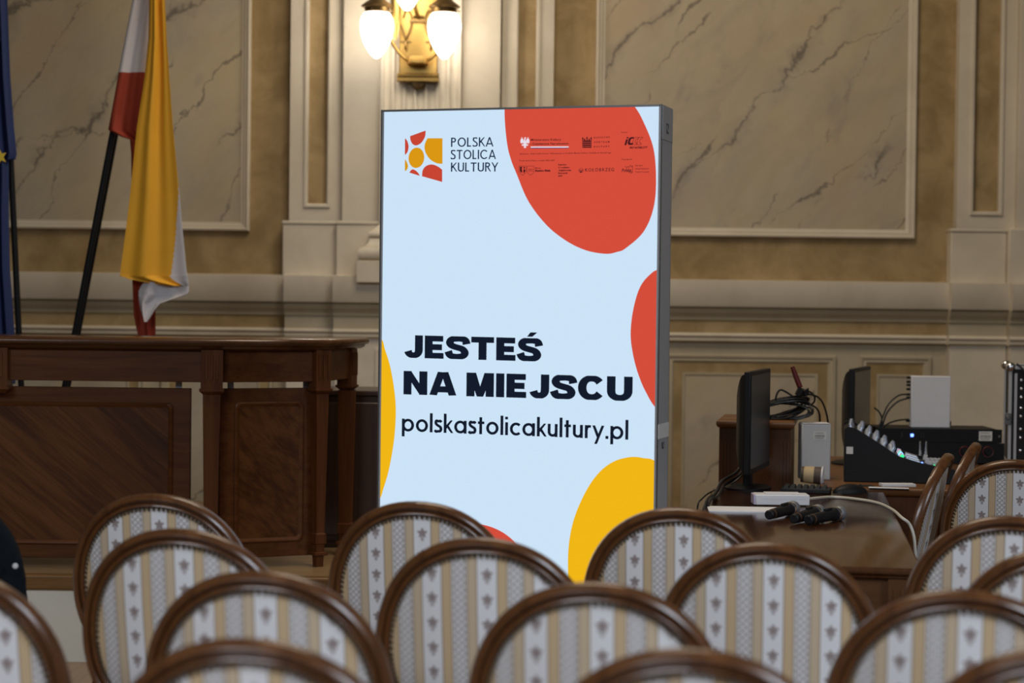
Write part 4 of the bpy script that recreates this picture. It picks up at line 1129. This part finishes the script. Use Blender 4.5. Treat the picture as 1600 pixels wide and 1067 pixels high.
# monitors (seen nearly edge-on)
def monitor(loc, label, ang, w, z0, z1, stand_z, bulge=.045):
    root = thing('computer_monitor', (loc[0], loc[1], stand_z), label, 'monitor', rz=ang, group='monitors')
    a, b_ = z0 - stand_z, z1 - stand_z
    m = MB(); m.box(-w/2, w/2, -.012, .014, a, b_); m.build('bezel', MT['black'], root, bevel=.004)
    m = MB(); m.box(-w/2 + .016, w/2 - .016, -.0135, -.011, a + .022, b_ - .016); m.build('screen_panel', MT['dark_glossy'], root)
    m = MB(); rings = []
    for k in range(6):
        q = k/5; o = .01 + .09*q**2; rings.append([(-w/2 + o, .014 + bulge*q, a + o), (w/2 - o, .014 + bulge*q, a + o), (w/2 - o, .014 + bulge*q, b_ - o), (-w/2 + o, .014 + bulge*q, b_ - o)])
    m.loft(rings, True, True); m.build('rear_shell', MT['charcoal'], root)
    m = MB(); m.box(-.03, .03, .02, .05, .01, (a + b_)/2); m.build('stand_neck', MT['black'], root, bevel=.004)
    m = MB(); m.lathe([(.0, 0), (.125, 0), (.125, .008), (.10, .014), (.0, .016)], 32, Matrix.Translation((0, .035, 0)), sy=.75); m.build('stand_base', MT['black'], root)
    return root
# screen normal is local -y; turn it to face right and slightly towards us
mloc = G(1177, 763, TZ)
monitor((mloc.x + .01, mloc.y - .02), 'black monitor at the far end of the microphone table, screen edge-on', math.radians(90 - 16.5), .50, .835, 1.238, TZ)
m2 = W(1343, 650, 8.98)
monitor((m2.x, m2.y), 'black monitor behind the mixing desk, before the wall panel', math.radians(90 - 19), .50, .82, 1.212, TZ)

# ------------------------------------------------------------------ things on the microphone table
def mic(tail, head, label):
    t0 = G(*tail, TZ + .020); h0 = G(*head, TZ + .026)
    d = (h0 - t0).normalized(); Ln = .255; p0 = t0
    root = thing('microphone', p0, label, 'microphone', group='handheld microphones')
    M = alignM((0, 0, 0), d)
    MB().lathe([(0, 0), (.013, 0), (.0165, .004), (.0165, .034), (.0175, .036), (.0185, .10), (.0195, .165), (.022, .180), (.0235, .186), (.0, .186)], 24, M).build('handle', MT['black'], root)
    MB().lathe([(.0, .185), (.0245, .185), (.026, .192), (.0255, .198), (.0, .198)], 24, M).build('collar_ring', MT['chrome'], root)
    prof = [(0, .197), (.0235, .197)] + [(.0262*math.cos(a), .222 + .030*math.sin(a)) for a in [-.75 + (PI/2 + .75)*k/9 for k in range(10)]]
    MB().lathe(prof, 24, M).build('grille', MT['grille'], root)
    MB().lathe([(.0, .028), (.0172, .028), (.0172, .033), (0, .033)], 24, M).build('band', MT['band'], root)
    MB().box(-.006, .006, .018, .026, .12, .165, M).build('switch', MT['black'], root, bevel=.002)
    return root
MT['grille'] = plain('steel_mesh', (0.30, 0.31, 0.33), 0.45, 0.7, var=.35, scale=700)
MT['band'] = plain('orange_band', (0.13, 0.05, 0.025), 0.5)
mic((1201, 804.5), (1258, 788.5), 'black microphone lying against the white adapter box')
mic((1240, 810.5), (1291, 795.5), 'black microphone lying between two others on the table')
mic((1262, 812.5), (1323, 799.5), 'black microphone nearest the bare glossy tabletop')
pa = G(1104, 791, TZ); pb = G(1104, 800, TZ); 
pp = thing('paper_sheet', G(1165, 797, TZ), 'white sheet of paper on the table before the white box', 'paper', rz=YAW*.4)
MB().box(-.135, .135, -.075, .09, 0, .0035).build('sheet', MT['paper'], pp)
wb = G(1222, 790, TZ + .001)
wbx = thing('adapter_box', wb, 'flat white box lying behind the microphones', 'box', rz=0)
m = MB(); m.box(-.098, .102, 0, .09, .001, .040); m.build('box_body', MT['white_plastic'], wbx, bevel=.004)
MB().box(-.075, .085, -.0006, .001, .0235, .0245).build('seam', MT['grey_plastic'], wbx)
MB().box(-.06, .07, .02, .08, .040, .044).build('lid', MT['white_plastic'], wbx, bevel=.002)
MB().box(-.1045, -.0965, .003, .087, .002, .039).build('end_cap', plain('lilac_plastic', (0.48, 0.42, 0.55), .5), wbx, bevel=.002)
# white cable to the floor beside the table
e0 = wb + Vector((.104, .04, .022))
pts = [e0] + [G(x, y, TZ + .006) for x, y in ((1300, 776.5), (1340, 780), (1372, 786), (1394, 796))]
last = G(1408, 808, TZ + .006); pts += [last, last + Vector((.03, -.02, -.03)), last + Vector((.045, -.03, -.12)), last + Vector((.05, -.03, -.4)), last + Vector((.06, .0, -TZ + .0))]
tag(MB().tube(pts, .0055, 8, smooth=8).build('power_cable', MT['cable_white']), 'ivory cable running from white box over the table edge', 'cable')
# keyboard and mouse
kb = G(1268, 769, TZ)
kbd = thing('keyboard', kb, 'black keyboard at the far end of the microphone table', 'keyboard', rz=math.radians(-12))
MB().box(-.12, .075, -.055, .075, .0, .016).build('keyboard_body', MT['black'], kbd, bevel=.003)
m = MB()
for r_ in range(4):
    for c_ in range(7):
        x = -.108 + c_*.0245; y = -.046 + r_*.029; m.loft([[(x, y, .016), (x + .021, y, .016), (x + .021, y + .025, .016), (x, y + .025, .016)], [(x + .003, y + .003, .025), (x + .018, y + .003, .025), (x + .018, y + .022, .025), (x + .003, y + .022, .025)]])
m.build('keys', MT['charcoal'], kbd)
ms = G(1290, 757, TZ + .03)
mo = thing('computer_mouse', (ms.x, ms.y - .02, TZ), 'black mouse in front of the paper cup', 'mouse', rz=math.radians(20)); mo.location = (1.34, 7.56, TZ)
m = MB(); rings = []
for k in range(8):
    a = PI/2*k/7; rings.append([(.075*math.cos(a)*math.cos(t)*1.0, .036*math.cos(a)*math.sin(t), .002 + .036*math.sin(a)) for t in [2*PI*i/24 for i in range(24)]])
m.loft(rings[:-1], True, True); m.build('mouse_shell', MT['black'], mo)
MB().lathe([(.0, -.004), (.008, -.004), (.009, 0), (.008, .004), (0, .004)], 14, alignM((.045, 0, .028), (0, 1, 0))).build('scroll_wheel', MT['charcoal'], mo)
# black cables dropping from the monitor over the left table edge
def cable(pts, label, r=.0045, group='black cables', mat='cable', name='black_cable'):
    return tag(MB().tube(pts, r, 7, smooth=8).build(name, MT[mat]), label, 'cable', group)
def wl(lst, D): return [W(x, y, D) for x, y in lst]
Dm = mloc.y
cable([W(1162, 722, Dm + .06), W(1150, 738, Dm), W(1128, 752, Dm - .15), G(1117, 772, TZ + .006), G(1110, 790, TZ + .008) + Vector((-.02, 0, 0)), G(1107, 797, TZ) + Vector((-.05, 0, -.2))], 'thick black cable sagging from the monitor over the table edge', .0065)
cable([W(1166, 728, Dm + .06), W(1152, 745, Dm), W(1132, 758, Dm - .12), G(1121, 776, TZ + .006), G(1113, 789, TZ + .008) + Vector((-.015, 0, 0)), G(1110, 797, TZ) + Vector((-.045, 0, -.2))], 'black cable lying just inside the thick one', .0055)
cable([W(1160, 742, Dm + .05), W(1140, 758, Dm), W(1112, 768, Dm - .12), W(1097, 779, Dm - .25), W(1090, 792, Dm - .3), W(1088, 840, Dm - .3)], 'thin black cable hanging clear of the table edge', .0035)

# ------------------------------------------------------------------ things on the lectern and the equipment desk
coil_c = W(1225, 640, 8.24)
def coil():
    root = thing('cable_coil', (coil_c.x + .01, 8.27, LZ), 'bundle of black cables with red grip on the wooden pedestal', 'cable bundle')
    rng = random.Random(4); m = MB()
    for k in range(16):
        ph = rng.random()*6; tl = .12 + .015*k; pts = []
        rx = .10 + .03*rng.random(); rz = .022 + .018*rng.random(); ry = .05 + .06*rng.random()
        for i in range(25):
            a = 2*PI*i/24
            x = rx*math.cos(a); z = .035 + rz*math.sin(a) + .33*max(0, x + .05)*.9*(0.5 + .5*math.sin(ph)); y = ry*math.sin(a + ph)*.9
            pts.append((x - .02, y - .05, max(.006, z)))
        m.tube(pts, .0046, 6)
    m.build('coiled_cable', MT['cable'], root)
    g = MB(); g.tube([(.055, -.05, .135), (.035, -.05, .185), (.020, -.05, .225)], [.012, .0115, .009], 10); g.build('red_grip', MT['red_grip'], root)
    t = MB(); t.tube([(.045, -.05, .10), (.062, -.05, .13), (.075, -.05, .125), (.08, -.05, .10)], [.016, .02, .02, .014], 10); t.build('tie_wrap', MT['cable'], root)
    o = Vector(root.location)
    def loop(pts): MB().tube(pts, .0042, 6, smooth=8).build('loose_loop', MT['cable'], root)
    loop([Vector((.02, -.06, .10)), Vector((-.03, -.06, .125)), Vector((-.05, -.06, .09)), Vector((-.04, -.06, .06))])
    for a in ([(1250, 615), (1262, 611), (1272, 618), (1272, 628), (1264, 634)], [(1258, 614), (1280, 622), (1291, 645), (1294, 675), (1288, 715), (1284, 738)], [(1262, 630), (1276, 638), (1281, 652), (1279, 675), (1272, 712), (1268, 738)]):
        loop([W(x, y, (8.22, 8.26, 8.30, 8.33, 8.34, 8.34)[i]) - o for i, (x, y) in enumerate(a)])
coil()
def sticker(parent, x0, x1, y, z0, z1, seed=1):
    s_ = MB().box(x0, x1, y - .0008, y, z0, z1).build('barcode_sticker', MT['white_sat'], parent)
    rng = random.Random(seed); m = MB(); x = x0 + (x1-x0)*.12
    while x < x1 - (x1-x0)*.14:
        w = (x1-x0)*(.015 + .03*rng.random()); m.box(x, x + w, y - .0012, y - .0008, z0 + (z1-z0)*.30, z0 + (z1-z0)*.62); x += w + (x1-x0)*(.02 + .025*rng.random())
    for zz in (.80, .15): m.box(x0 + (x1-x0)*.12, x1 - (x1-x0)*.2, y - .0012, y - .0008, z0 + (z1-z0)*zz, z0 + (z1-z0)*(zz + .06))
    m.build('barcode_print', MT['print_grey'], s_)
# upright white box
ub = W(1274.5, 750, 8.12)
ux = thing('equipment_box', (ub.x, 8.12, TZ), 'upright pale box with barcode sticker beside the pedestal', 'box')
m = MB(); m.box(-.062, .062, 0, .10, 0, .238); m.build('box_shell', MT['grey_plastic'], ux, bevel=.005)
MB().box(-.058, .058, -.0005, .1, .2385, .2410).build('box_lid', MT['white_plastic'], ux, bevel=.001)
sticker(ux, -.012, .042, -.0002, .172, .206, 2)
# paper cup lying on its side
cc = W(1252, 737, 7.99)
cp = thing('paper_cup', (cc.x, 7.99, TZ), 'brown paper cup lying on its side before the upright pale box', 'cup')
M = alignM((.0, 0, .036), (1, -.25, -.05))
MB().lathe([(.0, .0), (.033, .0), (.0335, .016), (.0, .016)], 28, M).build('cup_bottom', MT['cup'], cp)
MB().lathe([(.0335, .012), (.0345, .014), (.0365, .052), (.0355, .054), (.0, .054)], 28, M).build('cup_sleeve', MT['cup_band'], cp)
MB().lathe([(.0355, .05), (.037, .085), (.0, .085)], 28, M).build('cup_wall', MT['cup'], cp)
MB().lathe([(.037, .083), (.039, .085), (.039, .089), (.037, .091), (.034, .089), (.0, .075)], 28, M).build('cup_rim', MT['white_plastic'], cp)
# mixing desk, its operator side turned to the right
mx = W(1300, 752, 8.06)
mixr = thing('mixing_desk', (mx.x + .05, 8.06, TZ), 'black audio mixing desk sloping down towards the operator chairs', 'audio mixer', rz=math.radians(-9.5))
prof = [(0, .002), (0, .222), (.012, .232), (.045, .226), (.14, .168), (.225, .112), (.31, .088), (.455, .062), (.468, .045), (.462, .002)]
for ya, yb in ((0, .025), (.445, .47)):
    m = MB(); m.loft([[(x, y, z) for x, z in prof] for y in (ya, yb)], True, True); m.build('side_cheek', MT['black'], mixr, bevel=.002)
m = MB(); m.loft([[(x, y, z - .012 if z > .01 else z) for x, z in prof] for y in (.024, .446)], True, True)
m.build('mixer_chassis', MT['black_metal'], mixr)
def surf(x):
    P_ = [(.0, .222), (.045, .226), (.14, .168), (.225, .112), (.31, .088), (.455, .062)]
    for (a, za), (c, zc_) in zip(P_, P_[1:]):
        if x <= c: return za + (zc_-za)*(x-a)/(c-a) - .012, Vector((za - zc_, 0, c - a)).normalized()
    return .05, Vector((0, 0, 1))
rng = random.Random(11)
for i, xx in enumerate((.025, .058, .09, .122, .155, .19)):
    for y in (.05, .15, .25, .35, .42):
        z, n_ = surf(xx); M = alignM((xx + (y*.02), y, z - .002), n_)
        MB().lathe([(.011, 0), (.011, .010), (.0082, .014), (.0082, .030), (.006, .032), (0, .032)], 12, M).build('knob', MT['knob'] if 'knob' in MT else MT.setdefault('knob', plain('silver_knob', (.42, .47, .56), .3, .7)), mixr)
for i in range(9):
    z, n_ = surf(.22 + .001*i); y = .04 + i*.045
    MB().box(-.012, .012, -.007, .007, 0, .016, alignM((.235, y, z), n_)).build('lit_button', MT[('led_green', 'led_red', 'led_white', 'led_blue', 'led_white', 'led_green', 'led_white', 'led_red', 'led_white')[i]], mixr)
for xx in (.275, .30):
    for i in range(9):
        z, n_ = surf(xx); MB().box(-.009, .009, -.012, .012, 0, .012, alignM((xx, .045 + i*.045, z), n_)).build('channel_button', MT['grey_plastic' if (i + int(xx*100)) % 3 else 'led_white'], mixr)
for i in range(9):
    xx = .35 + .02*((i*5) % 4); z, n_ = surf(xx); y = .045 + i*.045
    MB().box(-.016, .016, -.008, .008, 0, .022, alignM((xx, y, z + .001), n_), ).build('fader_cap', MT['grey_plastic'], mixr)
    MB().box(.335, .45, y - .0015, y + .0015, .068, .0685).build('fader_slot', MT['charcoal'], mixr)
for xx, mt in ((.32, 'led_blue'), (.37, 'led_green')):
    z, n_ = surf(xx); MB().box(-.006, .006, -.004, .004, 0, .014, alignM((xx, .03, z), n_)).build('lit_button', MT[mt], mixr)
sx_ = MB().box(.008, .036, -.001, 0, .118, .148).build('side_sticker', MT['white_sat'], mixr)
# two small bottles / antennas standing behind the faders
for px, lab in ((1437, 'slim silver wand standing behind the faders, nearer the monitor'), (1446.5, 'slim silver wand standing behind the faders, nearer the chairs')):
    q = W(px, 724, 8.60); w_ = thing('antenna', (q.x, 8.60, TZ), lab, 'antenna', group='slim wands')
    MB().lathe([(.014, 0), (.016, .006), (.011, .02), (.011, .06), (.009, .075), (.006, .11), (.005, .135), (.0, .137)], 14).build('antenna_tube', MT['chrome'], w_)
    MB().lathe([(.0, .0), (.0125, .036), (.0125, .060), (.0, .061)], 14).build('antenna_collar', MT['grey_plastic'], w_)
# rack units
ra = W(1367, 727, 9.0).x; rb = W(1565, 727, 9.0).x; rw = rb - ra
zr = W(1466, 727, 9.0).z
def led(parent, x, z, y, mat, s_=.006): MB().box(x - s_, x + s_, y - .004, y, z - s_, z + s_).build('indicator_light', MT[mat], parent)
rk2 = thing('rack_unit', ((ra + rb)/2 + .012, 9.0, TZ), 'thick black rack unit standing on the desk under a thinner one', 'rack unit', group='rack units')
H2 = W(1466, 690, 9.0).z - TZ - .004
m = MB(); m.box(-rw/2 + .02, rw/2 - .02, .004, .32, .012, H2); m.build('chassis', MT['black_metal'], rk2, bevel=.002)
MB().box(-rw/2, rw/2, 0, .005, .008, H2).build('front_plate', MT['black'], rk2, bevel=.001)
for s_ in (-.2, .2):
    for y in (.05, .28): MB().lathe([(.014, 0), (.014, .014), (0, .014)], 12, Matrix.Translation((s_, y, 0))).build('rubber_foot', MT['black'], rk2)
for x in (.11, .22):
    MB().lathe([(.022, 0), (.022, .004), (.016, .004), (.014, .016), (0, .016)], 20, alignM((x, 0, H2*.6), (0, -1, 0))).build('dial', MT['black'], rk2)
    MB().tube([(x + .024*math.cos(a), -.002, H2*.6 + .024*math.sin(a)) for a in [2*PI*k/20 for k in range(21)]], .002, 5).build('red_ring', MT['red_grip'], rk2)
led(rk2, .17, H2*.72, 0, 'led_green', .0025)
rk1 = thing('rack_unit', ((ra + rb)/2, 9.0, TZ + H2 + .001), 'thin black rack unit with a blue light and white sticker', 'rack unit', group='rack units')
H1 = W(1466, 670, 9.0).z - TZ - H2 - .001
m = MB(); m.box(-rw/2 + .02, rw/2 - .02, .004, .28, .0, H1); m.build('chassis', MT['black_metal'], rk1, bevel=.002)
MB().box(-rw/2, rw/2, 0, .005, 0, H1).build('front_plate', MT['black'], rk1, bevel=.001)
bx = W(1425, 680, 9.0).x - (ra + rb)/2; led(rk1, bx, H1*.5, 0, 'led_blue', .0065)
for x in (bx - .05, bx - .046, bx + .045, bx + .055): MB().box(x - .002, x + .002, -.002, 0, H1*.3, H1*.7).build('front_marking', MT['charcoal'], rk1)
s0 = W(1529.5, 680, 9.0).x - (ra + rb)/2; sticker(rk1, s0, s0 + .062, -.0002, H1*.15, H1*.85, 5)
for s_ in (-1, 1): MB().lathe([(.006, 0), (.005, .004), (0, .004)], 10, alignM((s_*(rw/2 - .014), 0, H1*.5), (0, -1, 0))).build('rack_screw', MT['chrome'], rk1)
# white upright receiver on the rack
wa = W(1423, 668, 9.06); wz = W(1486, 588, 9.06)
rc = thing('wall_receiver', ((wa.x + wz.x)/2, 9.06, TZ + H1 + H2 + .002), 'pale flat device standing upright on the rack units', 'receiver')
hwv = (wz.x - wa.x)/2; hv = wz.z - rc.location.z
MB().box(-hwv, hwv, 0, .05, 0, hv).build('receiver_shell', MT['white_plastic'], rc, bevel=.004)
for z in (.03, .14, .155, .18, .20, .215, .235):
    MB().lathe([(.006, 0), (.006, .016), (.004, .018), (0, .018)], 10, alignM((-hwv, .025, z), (-1, 0, 0))).build('socket', MT['black'], rc)
MB().box(hwv, hwv + .008, .015, .035, .012, .03).build('latch', MT['black'], rc)
for lst, lab in (([(1420, 616), (1404, 618), (1388, 632), (1378, 655), (1370, 680), (1366, 697)], 'black cable from the pale device, topmost of its loops'),
                 ([(1420, 622), (1402, 628), (1386, 645), (1378, 668), (1370, 684), (1364, 692)], 'black cable from the pale device, middle of its loops'),
                 ([(1420, 655), (1402, 657), (1386, 663), (1376, 676), (1370, 692), (1367, 698)], 'black cable from the pale device, lowest of its loops'),
                 ([(1366, 637), (1374, 644), (1378, 655), (1376, 668), (1370, 680), (1366, 690)], 'black cable arching out from behind the second monitor')):
    cable([W(x, y, 9.085 - .02*i) for i, (x, y) in enumerate(lst)], lab, .004)
# flight case
fa = W(1577, 700, 8.98); ft = W(1590, 572, 8.98)
fc = thing('flight_case', (fa.x + .265, 8.96, TZ), 'black flight case with metal corners at the photo edge', 'flight case', rz=math.radians(-11))
FH = ft.z - TZ
MB().box(-.262, .262, .006, .36, .004, FH - .004).build('case_shell', MT['black'], fc)
m = MB(); e = .016
for x in (-.27, .27 - e):
    for y in (0, .366 - e): m.box(x, x + e, y, y + e, 0, FH)
for z in (0, FH - e):
    for y in (0, .366 - e): m.box(-.27, .27, y, y + e, z, z + e)
    for x in (-.27, .27 - e): m.box(x, x + e, 0, .366, z, z + e)
m.build('edge_profile', MT['alu'], fc, bevel=.002)
MB().box(-.243, -.231, -.002, .004, .02, FH - .035).build('rack_rail', MT['alu'], fc)
for x in (-.262, .262):
    for y in (.008, .358):
        MB().lathe([(.024*math.cos(a), .024*math.sin(a)) for a in [-PI/2 + PI*k/10 for k in range(11)]], 16, Matrix.Translation((x, y, FH - .006))).build('ball_corner', MT['chrome'], fc)
for z in (.07, .13, .17, .23, .27, .32, .36, .40):
    if z < FH - .03: MB().lathe([(.008, 0), (.007, .004), (.004, .006), (0, .006)], 12, alignM((-.212, .004, z), (0, -1, 0))).build('rack_screw', MT['chrome'], fc)
m = MB(); m.box(-.285, -.255, -.006, .002, .19, .245); m.lathe([(.012, 0), (.01, .008), (0, .008)], 12, alignM((-.27, -.006, .225), (0, -1, 0))); m.build('butterfly_latch', MT['alu_dark'], fc, bevel=.002)
MB().box(-.18, .24, .002, .006, .03, .17).build('blank_panel', MT['black_metal'], fc); MB().box(-.18, .24, .002, .006, .18, FH - .04).build('blank_panel', MT['black_metal'], fc)
MB().tube([(-.235, .0, FH + .01), (-.205, -.01, FH - .02), (-.19, -.005, FH - .09)], .005, 8, smooth=5).build('strap', MT['cable'], fc)
# papers and a red object on the desk edge
for (px, py, w, d, rz, lab) in ((1402, 759, .14, .06, 4, 'white booklet lying on the desk before the mixer'), (1392, 764, .16, .04, -10, 'loose white sheet at the desk front edge under the booklet'), (1343, 759, .11, .05, 8, 'dark glossy leaflet beside the booklet on the desk')):
    q = G(px, py, TZ + .001)
    o = thing('paper_sheet', (q.x, max(q.y, 7.80), TZ + .0005), lab, 'paper', rz=math.radians(rz), group='papers on the desk')
    h = .010 if w == .14 else .002
    MB().box(-w/2, w/2, -d/2, d/2, 0, h).build('sheet', MT['paper'] if w != .11 else MT['charcoal'], o)
